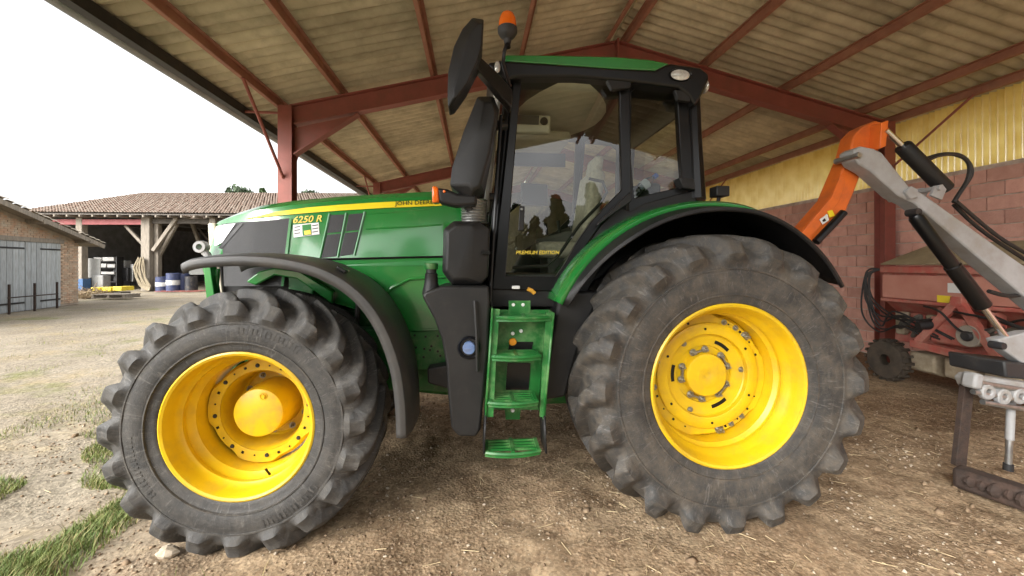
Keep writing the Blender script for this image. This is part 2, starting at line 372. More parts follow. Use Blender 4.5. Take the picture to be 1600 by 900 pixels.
for fy in FY:
    mb = MB()
    for sy in (-1, 1):
        mb.tube([(XL-.02, fy+sy*.09, 2.95), (XL-.11, fy+sy*1.0, zr(-2.93)-.0)], .022, 8)
    mb.tube([(XL-.1, fy-.03, zr(-2.9)-.1), (-3.42, fy-.03, zr(-3.42)+.03)], .02, 8)
    mb.build('knee_brace', REDS, shed)
    mb = MB().tube([(XR-.28, fy-.1, 3.2), (XR-.12, fy-1.25, 4.1)], .018, 8); mb.build('knee_brace', REDS, shed)
# corrugated sheets, four rows a side
def sheet_mesh():
    wv, n, Ls = .177, 65, 1.58; mb = MB(); top, bot = [[], []], [[], []]
    for k in range(2):
        for j in range(n+1):
            y = 5.4*wv*j/n; z = .058*(1-abs(math.sin(math.pi*y/wv))**.75)-.022
            top[k].append((k*Ls, y, z+.004)); bot[k].append((k*Ls, y, z-.004))
    mb.grid(top); mb.grid(bot); mb.grid([bot[0], top[0]]); mb.grid([bot[1], top[1]])
    return mb.mesh('roof_sheet', SHEET, 60)
SM = sheet_mesh(); ang = math.atan(SL); ncol = int((RY1-RY0)/.885)+1
slopes = []
for s in (-1, 1):
    for r in range(4):
        for c in range(ncol):
            dist = .02+r*1.49; x = XM+s*dist*math.cos(ang); jit = random.uniform(-.006, .006)
            o = place('roof_sheet', SM, shed, loc=(x, RY0+c*.885, ZRG+.154-dist*math.sin(ang)+.012*(c % 2)+.010*((3-r) % 2)), rot=(0, ang+.006 if s > 0 else -(ang+.006)+0, jit*.3))
            if s < 0: o.scale = (-1, 1, 1); o.rotation_euler = (0, -(ang+.006), 0)
mb = MB(); mb.grid([[(XM+dx, y, ZRG+.19+.05*math.cos(dx*5)-abs(dx)*.2) for dx in np.linspace(-.25, .25, 9)] for y in (RY0, RY1)]); mb.build('ridge_cap', SHEET, shed, solid=.006)
# block wall on the right, blocks one by one where they can be told apart
WALLH = 3.08
wall = MB().box((XR+.115, (RY1+RY0)/2, WALLH/2), (.16, RY1-RY0, WALLH)).build('wall', MORTAR, shed)
def block_mesh(l): return MB().box((0, 0, 0), (.03, l, .184)).mesh('brick', BRICK, 0)
BM_ = block_mesh(.386); BMH = block_mesh(.186); far = MB(); ncourse = 15
for k in range(ncourse):
    z = .12+k*.2; off = (k % 2)*.2
    for j in range(-14, 54):
        y = j*.4+off+.2
        if y > RY1-.2 or y < RY0+.2: continue
        p = (XR+.03+random.uniform(-.004, .004), y, z+random.uniform(-.003, .003))
        if 3.6 < y < 11.4:
            o = place('brick', BM_, wall, loc=p, rot=(random.uniform(-.006, .006), 0, random.uniform(-.006, .006)))
        else: far.box(p, (.03, .386, .184))
far.build('brick_rest', BRICK, wall, smooth=0, kind='stuff')
# yellowed translucent sheets above the blocks
def trans_mat():
    m = bpy.data.materials.new('translucent_sheet'); m.use_nodes = True; n = m.node_tree; n.nodes.clear(); l = n.links.new
    o = n.nodes.new('ShaderNodeOutputMaterial'); t = n.nodes.new('ShaderNodeBsdfTranslucent'); d = n.nodes.new('ShaderNodeBsdfDiffuse'); x = n.nodes.new('ShaderNodeMixShader')
    tc = n.nodes.new('ShaderNodeTexCoord'); mp = n.nodes.new('ShaderNodeMapping'); mp.inputs['Scale'].default_value = (1, 1, 1); nz = n.nodes.new('ShaderNodeTexNoise'); nz.inputs['Scale'].default_value = 3; nz.inputs['Detail'].default_value = 8
    rp = n.nodes.new('ShaderNodeValToRGB'); rp.color_ramp.elements[0].position = .3; rp.color_ramp.elements[0].color = (.72, .54, .13, 1); rp.color_ramp.elements[1].position = .62; rp.color_ramp.elements[1].color = (.94, .80, .32, 1)
    l(tc.outputs['Object'], mp.inputs[0]); l(mp.outputs[0], nz.inputs[0]); l(nz.outputs['Fac'], rp.inputs[0]); l(rp.outputs[0], t.inputs[0]); l(rp.outputs[0], d.inputs[0])
    x.inputs[0].default_value = .35; l(t.outputs[0], x.inputs[1]); l(d.outputs[0], x.inputs[2]); gl = n.nodes.new('ShaderNodeBsdfGlossy'); gl.inputs['Roughness'].default_value = .25; x2 = n.nodes.new('ShaderNodeMixShader'); x2.inputs[0].default_value = .13; l(x.outputs[0], x2.inputs[1]); l(gl.outputs[0], x2.inputs[2]); l(x2.outputs[0], o.inputs[0]); return m
TRM = trans_mat()
mb = MB(); rows = []
for z in (WALLH-.06, zr(XR)+.05):
    rows.append([(XR+.2+.032*math.cos(2*math.pi*y/.0885), y, z) for y in np.arange(0, .886+.0885/16, .0885/8)])
mb.grid(rows); TS = mb.mesh('translucent_panel', TRM, 60)
for k in range(24): place('translucent_panel', TS, shed, loc=(.004*(k % 2), RY0+k*.885, 0))
# closed gable end far behind the tractor
BOARD = M('dark_boarding', (.11, .10, .075), .9, col2=(.075, .068, .05), vs=3, rand=.2)
end = MB().prism([(XL+.2, 0), (XR+.1, 0), (XR+.1, zr(XR)-.1), (XM, ZRG-.1), (XL+.2, zr(XL)-.1)], 18.3, 18.5).build('end_wall', BOARD, shed)
for j in range(33):
    x = XL+.36+j*.3; h = min(zr(x-.14), zr(x+.14))-.14; place('board', MB().box((0, 0, h/2), (.28, .03, h)).mesh('board', BOARD, 0), end, loc=(x, 18.28+random.uniform(-.005, .005), 0))
# ================================================================ tractor
YC = 3.65
tr = thing('tractor', (.2, YC, 0), 'green farm tractor with yellow rims and black cab parked under the shed roof', 'tractor')
def mir(y): return 2*YC-y
# ---------------------------------------------------------------- wheels
def carcass(Rr, w, rim):
    hw = w/2; d = .066*Rr/.93          # lug height
    Rc = Rr-d
    half = [(0, Rc), (hw*.45, Rc-.004), (hw*.72, Rc-.016), (hw*.86, Rc-.040), (hw*.955, Rc-.085), (hw*1.0, Rc-.145),
            (hw*1.02, rim+(Rc-rim)*.45), (hw*1.0, rim+(Rc-rim)*.28), (hw*.955, rim+.07), (hw*.93, rim+.05), (hw*.925, rim+.035), (hw*.90, rim+.016), (hw*.84, rim+.010)]
    return half, d
def arcpts(half):
    ps = [Vector((a, b)) for a, b in half]; L_ = [0]
    for i in range(1, len(ps)): L_.append(L_[-1]+(ps[i]-ps[i-1]).length)
    return ps, L_
def samp(ps, L_, s):
    for i in range(1, len(ps)):
        if s <= L_[i] or i == len(ps)-1:
            t = (s-L_[i-1])/(L_[i]-L_[i-1]); p = ps[i-1].lerp(ps[i], t)
            a = (ps[i]-ps[i-1]).normalized(); return p, Vector((-a.y, a.x))
def tyre_mesh(Rr, w, rim, nl, lead, zc, mat):
    half, d = carcass(Rr, w, rim); mb = MB()
    # smooth the half profile
    ps, Ls = arcpts(half)
    fine = []
    for k in range(len(half)-1):
        for t in (0, .5): fine.append(tuple(ps[k].lerp(ps[k+1], t)))
    fine.append(half[-1])
    for _ in range(2):
        f2 = [fine[0]]
        for i in range(1, len(fine)-1): f2.append(((fine[i-1][0]+2*fine[i][0]+fine[i+1][0])/4, (fine[i-1][1]+2*fine[i][1]+fine[i+1][1])/4))
        fine = f2+[fine[-1]]
    ps, Ls = arcpts(fine); hw = w/2; q = Rr/.93
    s_sh = next(Ls[i] for i in range(len(fine)) if fine[i][0] >= hw*.88)
    # stations along the half section: dense over the tread and shoulder
    st = list(np.linspace(0, s_sh+.20*q, 44))+list(np.linspace(s_sh+.20*q, Ls[-1], 12))[1:]
    nA = nl*40; ang_ = np.arange(nA)*2*np.pi/nA; pitch = 2*np.pi/nl
    def sm(x): x = np.clip(x, 0, 1); return x*x*(3-2*x)
    rows = []
    for side in (-1, 1):
        for si in (st[::-1] if side < 0 else st[1:]):
            P, nn = samp(ps, Ls, si); v = P.x/hw if si < s_sh else 1.0
            out = max(0, (si-s_sh)/(.105*q)); dirv = (nn*.35+Vector((0, 1))*.65).normalized() if out < .3 else nn
            H = 0
            for sd in (-1, 1):
                # the other half's lugs run a little past the centre line
                vv = v if sd == side else -v
                if vv < -.10: continue
                lead_a = lead*max(0, 1-max(vv, -.1))**1.25
                ph = (ang_-lead_a-(.5 if sd > 0 else 0)*pitch+pitch/2) % pitch-pitch/2
                dist = ph*max(P.y, .1)*.78
                top = (.022+.008*max(0, vv))*q; ramp = (.022+.030*max(0, vv)**2+.04*out)*q; top2 = top*(1-.6*out)
                hh = sm((top2+ramp-np.abs(dist+.006*np.sign(dist)))/ramp)*(1 if vv > -.04 else (vv+.10)/.06)
                H = np.maximum(H, hh)
            amp = d*(1+.25*max(0, v-.6)/.4)*(1-sm(np.array(out)))**1.1 if si >= 0 else d
            wear = 1-.05*vnoise(np.cos(ang_)*Rr*9+50, np.sin(ang_)*Rr*9+50+P.x*20, 3)
            yy = side*P.x+side*dirv.x*amp*H; rr = P.y+dirv.y*amp*H*wear
            rows.append([(rr[j]*math.cos(ang_[j]), yy[j], rr[j]*math.sin(ang_[j])) for j in range(nA)])
    n0 = len(mb.v); nr = len(rows)
    mb.add([p_ for r in rows for p_ in r], [(i*nA+j, i*nA+(j+1) % nA, (i+1)*nA+(j+1) % nA, (i+1)*nA+j) for i in range(nr-1) for j in range(nA)])
    for (r0, hh, wd_) in ((rim+.075, .005, .007), (rim+(Rr-rim)*.50, .005, .008)):
        ys = min(fine[len(fine)//3:], key=lambda f: abs(f[1]-r0))
        for sgn in (-1, 1):
            y = sgn*ys[0]; mb.lathe([(r0-wd_, y-sgn*.004), (r0-wd_*.5, y+sgn*hh), (r0+wd_*.5, y+sgn*hh), (r0+wd_, y-sgn*.004)], 110)
    # moulded radial bars near the bead
    for side in (-1, 1):
        for g0 in (.9, 3.2, 5.0):
            for k in range(15):
                a = g0+k*.045; r0, r1 = rim+(Rr-rim)*.34, rim+(Rr-rim)*(.44 if k % 3 else .47)
                def yr(r): return min(((abs(f[1]-r), f[0]) for f in fine[len(fine)//3:]))[1]
                for (ra, rb) in ((r0, r1),):
                    dw = .006; vs = []
                    for r in (ra, rb):
                        for da in (-dw, dw):
                            vs.append((r*math.cos(a+da/r), side*(yr(r)+.0035), r*math.sin(a+da/r)))
                    mb.add(vs, [(0, 1, 3, 2)])
    # the tyre squats where it stands on the ground
    out = []
    for (x, y, z) in mb.v:
        lim = -zc-.004
        if z < lim:
            z = lim+(z-lim)*.12
        out.append((x, y, z))
    mb.v = out
    return mb.mesh('tyre', mat, 42)
def nut(mb, x, y, z, r=.014, h=.022):
    mb.lathe([(0, y-h), (r*.92, y-h), (r, y-h*.8), (r, y)], 6, (x, 0, z)); mb.lathe([(r*1.7, y), (r*1.7, y-.004), (r*.6, y-.004)], 12, (x, 0, z))
    mb.lathe([(0, y-h*1.7), (r*.5, y-h*1.7), (r*.5, y-h)], 8, (x, 0, z))
def rim_profile(Rf, yo, steps):
    return [(Rf-.012, yo+.02), (Rf+.012, yo+.008), (Rf+.014, yo-.006), (Rf+.004, yo-.014), (Rf-.008, yo-.004)]+steps
# hardware in the wheel
def rear_wheel(loc, flip):
    mb = MB(); Rf = .505; yo = -.305
    mb.lathe([(Rf+.004, yo+.03), (Rf+.014, yo+.01), (Rf+.014, yo-.006), (Rf+.004, yo-.013), (Rf-.010, yo-.006), (Rf-.020, yo+.018), (Rf-.030, yo+.05), (Rf-.040, yo+.085), (Rf-.058, yo+.105),
              (Rf-.062, yo+.13), (Rf-.050, yo+.15), (Rf-.052, yo+.165), (Rf-.075, yo+.185), (Rf-.080, yo+.23), (Rf-.082, yo+.30), (Rf-.06, yo+.5), (Rf+.01, yo+.62)], 96)
    w = mb.build('wheel', YEL, tr, loc=loc, local=False, label='large rear wheel with deep dished yellow rim')
    if flip: w.scale = (1, -1, 1)
    place('tyre', TYM['rear'], w, True)
    # rim lugs ring and disc
    mb = MB(); y = -.045
    n = 96; ro = []
    for j in range(n):
        a = 2*math.pi*j/n; c_ = math.cos(3*a+.4); ro.append(.405+(.016 if c_ > .2 else (-.004 if c_ < -.1 else .006)))
    vs = []
    for yy, rr in ((y+.03, None), (y, None), (y, .345), (y+.045, .345)):
        for j in range(n):
            a = 2*math.pi*j/n; r = ro[j]+(.02 if yy > y and rr is None else 0) if rr is None else rr; vs.append((r*math.cos(a), yy, r*math.sin(a)))
    mb.add(vs, [(i*n+j, i*n+(j+1) % n, (i+1)*n+(j+1) % n, (i+1)*n+j) for i in range(3) for j in range(n)])
    mb.build('mounting_ring', YEL, w, True)
    mb = MB(); mb.lathe([(.362, y-.006), (.362, y-.016), (.352, y-.022), (.293, y-.024), (.286, y-.020), (.283, y+.012), (.276, y+.020), (.20, y+.036), (.195, y+.05), (.12, y+.055)], 96)
    mb.build('wheel_disc', YEL, w, True)
    mb = MB(); mb.lathe([(.152, y+.08), (.150, y+.01), (.143, y-.004), (.128, y-.010), (.10, y-.006), (.085, y-.012), (.03, y-.014), (.02, y-.008), (0, y-.008)], 48)
    mb.build('hub', YEL, w, True)
    # arc slots, dark bolt holes
    dk = MB()
    for k in range(3):
        a0 = .75+k*2*math.pi/3
        inner = [(.222, a0+i*.07) for i in range(8)]; outer = [(.246, a0+i*.07) for i in range(8)][::-1]
        yy = y+.025
        dk.prism([(r*math.cos(a), r*math.sin(a)) for r, a in inner+outer], yy, yy+.004)
    for k in range(24):
        if k % 6 in (0, 5): continue
        a = 2*math.pi*k/24+.1; s = .0075 if k % 2 else .005
        dk.box((.380*math.cos(a), y-.001, .380*math.sin(a)), (s*2, .005, s*2), (0, -a, 0))
    for k in range(6):
        a = 2*math.pi*k/6+.6; dk.lathe([(0, y-.026), (.009, y-.026), (.009, y-.02)], 10, (.322*math.cos(a), 0, .322*math.sin(a)))
    dk.build('bolt_hole', BLKG, w, True)
    for k in range(5):
        mb = MB()
        a = 2*math.pi*k/5+.30; p1 = (.172*math.cos(a), .172*math.sin(a)); a2 = a+.52; p2 = (.172*math.cos(a2), .172*math.sin(a2))
        for p in (p1, p2): nut(mb, p[0], y+.03, p[1], .015, .026)
        mb.beam((p1[0], y+.022, p1[1]), (p2[0], y+.022, p2[1]), .010, .022, (0, 1, 0)); mb.build('wheel_nut', ZINC, w, True)
    for k in range(9):
        a = 2*math.pi*(k//3)/3+.75+(k % 3-1)*.24+.25; r = .383; mb = MB(); nut(mb, r*math.cos(a), y, r*math.sin(a), .012 if k % 3 else .019, .016 if k % 3 else .03); mb.build('bolt', ZINC, w, True)
    for k in range(3):
        mb = MB(); a = 2*math.pi*k/3+.1; nut(mb, .265*math.cos(a), y+.022, .265*math.sin(a), .012, .012); mb.build('bolt', ZINC, w, True)
    return w
def front_wheel(loc, flip, rz=0):
    mb = MB(); Rf = .418; yo = -.245
    mb.lathe([(Rf+.004, yo+.03), (Rf+.013, yo+.01), (Rf+.013, yo-.006), (Rf+.003, yo-.012), (Rf-.010, yo-.005), (Rf-.018, yo+.018), (Rf-.022, yo+.06), (Rf-.030, yo+.09), (Rf-.046, yo+.105),
              (Rf-.048, yo+.125), (Rf-.042, yo+.14), (Rf-.048, yo+.155), (Rf-.072, yo+.18), (Rf-.076, yo+.23), (Rf-.078, yo+.34), (Rf-.06, yo+.42), (Rf+.01, yo+.5)], 96)
    w = mb.build('wheel', YEL, tr, loc=loc, label='smaller front wheel with yellow rim and round hub cap')
    w.rotation_euler = (0, 0, rz)
    if flip: w.scale = (1, -1, 1)
    place('tyre', TYM['front'], w, True)
    y = .02; n = 96; mb = MB(); vs = []
    for yy, rr in ((y+.03, .02), (y, 0), (y, None), (y+.05, None)):
        for j in range(n):
            a = 2*math.pi*j/n; ro = .318+.012*(1 if math.cos(4*a+.5) > 0 else -1)*min(1, abs(math.cos(4*a+.5))*3); r = ro+rr if rr is not None else .258
            vs.append((r*math.cos(a), yy, r*math.sin(a)))
    mb.add(vs, [(i*n+j, i*n+(j+1) % n, (i+1)*n+(j+1) % n, (i+1)*n+j) for i in range(3) for j in range(n)]); mb.build('mounting_ring', YEL, w, True)
    mb = MB(); mb.lathe([(.272, y+.03), (.262, y+.012), (.256, y+.004), (.248, y+.02), (.240, y+.10), (.230, y+.185), (.215, y+.20), (.10, y+.20)], 72); mb.build('wheel_disc', YEL, w, True)
    mb = MB(); mb.lathe([(.165, y+.22), (.16, y+.06), (.152, y-.03), (.148, y-.045), (.140, y-.05), (0, y-.05)], 56); mb.build('hub', YEL, w, True)
    mb = MB(); mb.lathe([(0, y-.062), (.012, y-.062), (.014, y-.05)], 8, (.035, 0, .105)); mb.lathe([(.018, y-.052), (.021, y-.055), (.024, y-.052)], 16, (.035, 0, .105)); mb.build('plug', YEL, w, True)
    for k in range(10):
        mb = MB(); a = 2*math.pi*k/10+.2; nut(mb, .200*math.cos(a), y+.20, .200*math.sin(a), .013, .02); mb.build('wheel_nut', ZINC, w, True)
    dk = MB()
    for k in range(24):
        a = 2*math.pi*k/24+.1
        if k % 3 == 0: continue
        s = .0075 if k % 3 == 1 else .0045; dk.box((.288*math.cos(a), y-.001, .288*math.sin(a)), (s*2, .005, s*2), (0, -a, 0))
    dk.build('bolt_hole', BLKG, w, True)
    for k in range(8):
        mb = MB(); a = 2*math.pi*k/8+.1; mb.lathe([(0, y-.008), (.010, y-.008), (.014, y)], 10, (.288*math.cos(a), 0, .288*math.sin(a))); mb.build('bolt', DARKM, w, True)
    mb = MB(); a = -1.25; mb.tube([((Rf-.055)*math.cos(a), -.115, (Rf-.055)*math.sin(a)), ((Rf-.10)*math.cos(a), -.135, (Rf-.10)*math.sin(a))], .007, 8); mb.build('valve', BLKG, w, True)
    return w
RW = (1.594, 2.73, .892); FW = (-1.348, 2.73, .722)
TYM = {'rear': tyre_mesh(.970, .69, .50, 20, .40, RW[2], TYRE2), 'front': tyre_mesh(.786, .56, .415, 20, .45, FW[2], TYRE)}
rear_wheel(RW, False); rear_wheel((RW[0], mir(RW[1]), RW[2]), True)
front_wheel(FW, False, R_(-1.0)); front_wheel((FW[0], mir(FW[1]), FW[2]), True, R_(-1.0))

# ---------------------------------------------------------------- chassis and axles
mb = MB(); mb.tube([(RW[0], 2.95, RW[2]), (RW[0], 3.2, RW[2])], [.17, .24], 20); mb.tube([(RW[0], mir(2.95), RW[2]), (RW[0], mir(3.2), RW[2])], [.17, .24], 20); mb.tube([(RW[0], 2.82, RW[2]), (RW[0], 2.96, RW[2])], .12, 16); mb.tube([(RW[0], mir(2.82), RW[2]), (RW[0], mir(2.96), RW[2])], .12, 16)
mb.build('axle', GREEND, tr)
mb = MB(); mb.box((FW[0], YC, FW[2]-.02), (.26, 1.15, .24)); mb.tube([(FW[0], 2.985, FW[2]), (FW[0], 3.12, FW[2])], [.19, .22], 20); mb.tube([(FW[0], mir(2.985), FW[2]), (FW[0], mir(3.12), FW[2])], [.19, .22], 20)
mb.build('axle', GREEND, tr, bevel=.03)
mb = MB().prism([(-1.9, .78), (-.4, .62), (.6, .5), (2.05, .5), (2.15, 1.25), (.5, 1.35), (-1.75, 1.3)], 3.32, 3.98); mb.build('transmission', GREEND, tr, bevel=.03)
# frame rail with holes, seen between the front wheel and the tank
mb = MB().prism([XZ(470, 512, 3.16), XZ(705, 512, 3.16), XZ(705, 574, 3.16), XZ(640, 575, 3.16), XZ(560, 590, 3.16), XZ(470, 590, 3.16)], 3.16, 3.30); mb.v = [(x, y-.06, z) for x, y, z in mb.v]; rail = mb.build('frame_rail', GREEND, tr, bevel=.01)
dk = MB()
for (a, b) in ((648, 524), (665, 526), (684, 525), (650, 543), (663, 545), (674, 541), (672, 547), (684, 549), (662, 558), (688, 556)):
    p = W(a, b, 3.097); dk.lathe([(0, 0), (.009, 0), (.009, .006)], 12, (p.x, p.y, p.z))
dk.build('hole', BLKG, rail)
mb = MB().prism([XZ(640, 513, 3.15), XZ(706, 510, 3.15), XZ(706, 513.5, 3.15), XZ(640, 516.5, 3.09)], 3.08, 3.2); mb.build('rail_lip', GREEN, rail)
# ---------------------------------------------------------------- bonnet
ST = [(333, 350, 354, 3.40), (340, 343, 351, 3.33), (365, 330, 347, 3.25), (400, 319.5, 341, 3.205), (450, 312, 334, 3.185), (530, 305, 327, 3.175), (645, 299, 321.5, 3.17), (745, 295, 320, 3.17)]
rows = []; HS = []; HZ = []
for (px, yt, ys, Ys) in ST:
    sp = W(px, ys, Ys); X = sp.x; HS.append((X, Ys))
    # crown point in the same X plane, a little further in
    tp = WX(px, yt, X); crown_y = Ys+.10
    d = ray(px, yt); t = crown_y/d.y; zt = CH+d.z*t
    zb = XZ(px, 415, Ys)[1]
    HZ.append((sp.z, zb)); row = [(X, Ys-.075, zb), (X, Ys-.042, (zb+sp.z)/2), (X, Ys, sp.z), (X, Ys+.022, sp.z+(zt-sp.z)*.55), (X, crown_y-.02, zt-.012), (X, crown_y+.06, zt), (X, YC, zt+.03)]
    row += [(a, mir(b), c) for a, b, c in row[-2::-1]]; rows.append(row)
def hoodY(x, z=None):
    Y, sz, zb = HS[-1][1], HZ[-1][0], HZ[-1][1]
    if x <= HS[0][0]: Y, sz, zb = HS[0][1], HZ[0][0], HZ[0][1]
    else:
        for (a, b), (c, d), (s0, b0), (s1, b1) in zip(HS, HS[1:], HZ, HZ[1:]):
            if x <= c: f = (x-a)/(c-a); Y, sz, zb = b+(d-b)*f, s0+(s1-s0)*f, b0+(b1-b0)*f; break
    if z is None or z > sz: return Y+(.04*(z-sz)/.1 if z else 0)
    zm = (sz+zb)/2
    return Y-.042*(sz-z)/(sz-zm) if z > zm else Y-.042-.033*(zm-z)/(zm-zb)
mb = MB().grid(rows); n = len(rows[0]); mb.f += [tuple(range(n)), ]
bon = mb.build('bonnet', GREEN, tr, smooth=28)
def hp(px, py, off=.004):
    Y = 3.2
    for _ in range(8): q_ = W(px, py, Y); Y = hoodY(q_.x, q_.z)
    return W(px, py, Y-off)
def lerp_line(pts, t):
    t *= len(pts)-1; i = min(int(t), len(pts)-2); f = t-i; return (pts[i][0]+(pts[i+1][0]-pts[i][0])*f, pts[i][1]+(pts[i+1][1]-pts[i][1])*f)
def patch(top, bot, off, name, mat, parent, n=16, m=3, solid=.01, **kw):
    rows = []
    for j in range(m+1):
        r = []
        for i in range(n+1):
            a, b = lerp_line(top, i/n), lerp_line(bot, i/n); f = j/m; r.append(hp(a[0]+(b[0]-a[0])*f, a[1]+(b[1]-a[1])*f, off))
        rows.append(r)
    return MB().grid(rows).build(name, mat, parent, solid=0, **kw)
# lower bonnet side down to the frame
low = MB().prism([XZ(505, 404, 3.19), XZ(745, 400, 3.19), XZ(745, 516, 3.19), XZ(640, 518, 3.19), XZ(596, 492, 3.19), XZ(520, 470, 3.19), XZ(480, 440, 3.19)], 3.10, mir(3.10))
lowp = low.build('side_panel', GREEN, tr, bevel=.012)
mb = MB()   # raised wheel-arch bead on the panel
pts = [(575, 500), (592, 472), (612, 450), (640, 436), (700, 432)]
mb.tube([W(a, b, 3.099) for a, b in pts], .014, 8); mb.build('panel_bead', GREEN, lowp)
mb = MB(); mb.tube([W(a, b, 3.097) for a, b in ((505, 405), (560, 404), (640, 402), (745, 400))], .008, 6); mb.build('panel_seam', BLKG, lowp)
for q_ in ([(572, 358), (610, 356), (655, 354), (690, 351)], [(574, 334.5), (610, 332), (650, 328), (676, 325)]):
    MB().tube([hp(*lerp_line(q_, t/10), -.004) for t in range(11)], .0085, 8).build('panel_crease', GREEN, bon)
# black side grille with headlight
gr_ = patch([(346, 350), (375, 347), (412, 345), (452, 341)], [(350, 447), (378, 447), (412, 447), (440, 447)], .006, 'grille', MESHG, tr, n=20, m=8)
patch([(375, 349), (380, 349)], [(341, 387), (346, 389)], .011, 'grille_frame', BLK, gr_, n=2, m=10)
patch([(452, 341), (456, 341)], [(439, 447), (443, 447)], .011, 'grille_frame', GREEN, gr_, n=2, m=10)
hl = patch([(334, 354), (350, 351), (368, 349)], [(335, 384), (340, 383), (347, 379)], .014, 'headlight', LENS, tr, n=8, m=4)
nose = MB().prism([XZ(333, 350, 3.4), XZ(345, 350, 3.4), XZ(358, 470, 3.4), XZ(346, 470, 3.4), XZ(338, 440, 3.4)], 3.33, mir(3.33)); nose.build('nose_panel', M('cream_panel', (.62, .58, .45), .4, var=.15), tr, bevel=.01)
MB().prism([XZ(345, 400, 3.28), XZ(505, 400, 3.28), XZ(505, 520, 3.28), XZ(380, 520, 3.28), XZ(352, 470, 3.28)], 3.24, mir(3.24)).build('radiator_housing', BLK, tr, bevel=.02)
# side vents, two columns by two
for k, (a, b, c, d) in enumerate([((517, 336), (538, 335), (533, 362), (511, 364)), ((511, 367), (532, 365), (525, 400), (502, 403)),
                                 ((545, 335), (567, 333), (561, 359), (540, 361)), ((539, 364), (560, 362), (551, 397), (531, 400))]):
    patch([a, b], [d, c], .006, 'side_vent', MESHG, tr, n=4, m=4)
for pp, q in (((541, 333), (528, 402)), ((570, 331), (554, 399)), ((515, 334), (500, 404))):
    mb = MB().tube([hp(*lerp_line([pp, q], t/6), .004) for t in range(7)], .008, 6); mb.build('vent_trim', GREEN, tr)
# yellow stripe and lettering
def sp_(px, py):   # point on the shoulder face
    Y = 3.2
    for _ in range(8): q_ = W(px, py, Y); Y = hoodY(q_.x, q_.z)
    return W(px, py, Y-.008)
TS1 = [(384, 341.5), (430, 331), (480, 324.2), (530, 320), (600, 315.5), (690, 312)]; TS2 = [(384, 342), (430, 337), (480, 332.7), (530, 329), (600, 324.8), (690, 321.3)]
rows = []
for j in range(5):
    rows.append([sp_(*[lerp_line(TS1, i/40)[k]*(1-j/4)+lerp_line(TS2, i/40)[k]*j/4 for k in (0, 1)]) for i in range(41)])
MB().grid(rows).build('stripe', STRIPE, tr)
def put_text(txt, p0, p1, Y, h, mat, off, name, parent=tr, bold=0, shear=0, sq=1.0, hood=False):
    a, b = (W(*p0, Y), W(*p1, Y)); wdt = (b-a).length; me = text_mesh(txt, 1, mat, name, .0, bold, shear)
    xs = [v.co.x for v in me.vertices]; ys = [v.co.y for v in me.vertices]; w0, h0 = max(xs)-min(xs), max(ys)-min(ys); x0, y0 = (max(xs)+min(xs))/2, (max(ys)+min(ys))/2
    for v in me.vertices: v.co = ((v.co.x-x0)*wdt/w0, (v.co.y-y0)*h/h0, v.co.z*.002)
    c = (a+b)/2; c.y = Y-off; tilt = math.atan2(b.z-a.z, b.x-a.x)
    if hood:
        ct, st = math.cos(tilt), math.sin(tilt)
        for v in me.vertices:
            X, Z = c.x+v.co.x*ct-v.co.y*st, c.z+v.co.x*st+v.co.y*ct; v.co = (X, hoodY(X, Z)-off, Z)
        return place(name, me, parent)
    return place(name, me, parent, loc=c, rot=(R_(90), -tilt, 0))
DECAL = M('dark_green_decal', (.01, .035, .015), .4); YDEC = M('yellow_lettering', (.80, .60, .06), .45, var=.1)
put_text('JOHN DEERE', (617, 319), (677, 316.5), 3.17, .043, DECAL, .013, 'lettering', bold=.012, hood=True)
put_text('6250 R', (460, 344), (505, 341.5), 3.187, .052, YDEC, .006, 'lettering', bold=.015, shear=.25, hood=True)
st_ = MB().grid([[hp(458, 351.5, .006), hp(498, 347.5, .006)], [hp(459, 371, .006), hp(499, 366, .006)]]).build('sticker', WHITE, tr)
MB().grid([[hp(472, 351.5, .008), hp(486, 350, .008)], [hp(473, 368.5, .008), hp(487, 366.5, .008)]]).build('sticker_picture', GREEN, st_)
MB().grid([[hp(475, 361, .010), hp(485, 359, .010)], [hp(476, 367, .010), hp(486, 366, .010)]]).build('sticker_picture', STRIPE, st_)
for j in range(3):
    for a0, a1 in ((460, 469), (488, 497)):
        MB().grid([[hp(a0, 354.5+j*5-(a0-460)*.09, .008), hp(a1, 353.8+j*5-(a1-460)*.09, .008)], [hp(a0, 356+j*5-(a0-460)*.09, .008), hp(a1, 355.3+j*5-(a1-460)*.09, .008)]]).build('sticker_line', DGREY, st_)
# ---------------------------------------------------------------- front hitch, lift arm and tow eye
mb = MB(); p = [W(333, 455, 3.2), W(327, 430, 3.2), W(322, 412, 3.2)]; mb.tube(p, .03, 10); mb.tube([W(340, 420, 3.22), W(338, 455, 3.22)], .018, 8)
mb.prism([XZ(322, 405, 3.2), XZ(332, 405, 3.2), XZ(342, 470, 3.2), XZ(328, 470, 3.2)], 3.16, 3.24); mb.build('hitch_arm', GREEN, tr, bevel=.006)
mb = MB(); c = W(315, 386, 3.2)
mb.lathe([(.022, -.03), (.042, -.03), (.046, 0), (.042, .03), (.022, .03), (.022, -.03)], 20, c); mb.tube([c+Vector((.02, 0, -.035)), W(324, 398, 3.2), W(327, 408, 3.2)], .026, 10); mb.build('top_link_eye', GREYP, tr)
mb = MB(); mb.prism([XZ(385, 440, 3.05), XZ(405, 424, 3.05), XZ(430, 418, 3.05), XZ(470, 424, 3.05), XZ(520, 455, 3.05), XZ(520, 475, 3.05), XZ(465, 436, 3.05), XZ(430, 430, 3.05), XZ(400, 446, 3.05)], 3.04, 3.24); mb.build('inner_guard', GREEN, tr, bevel=.01)
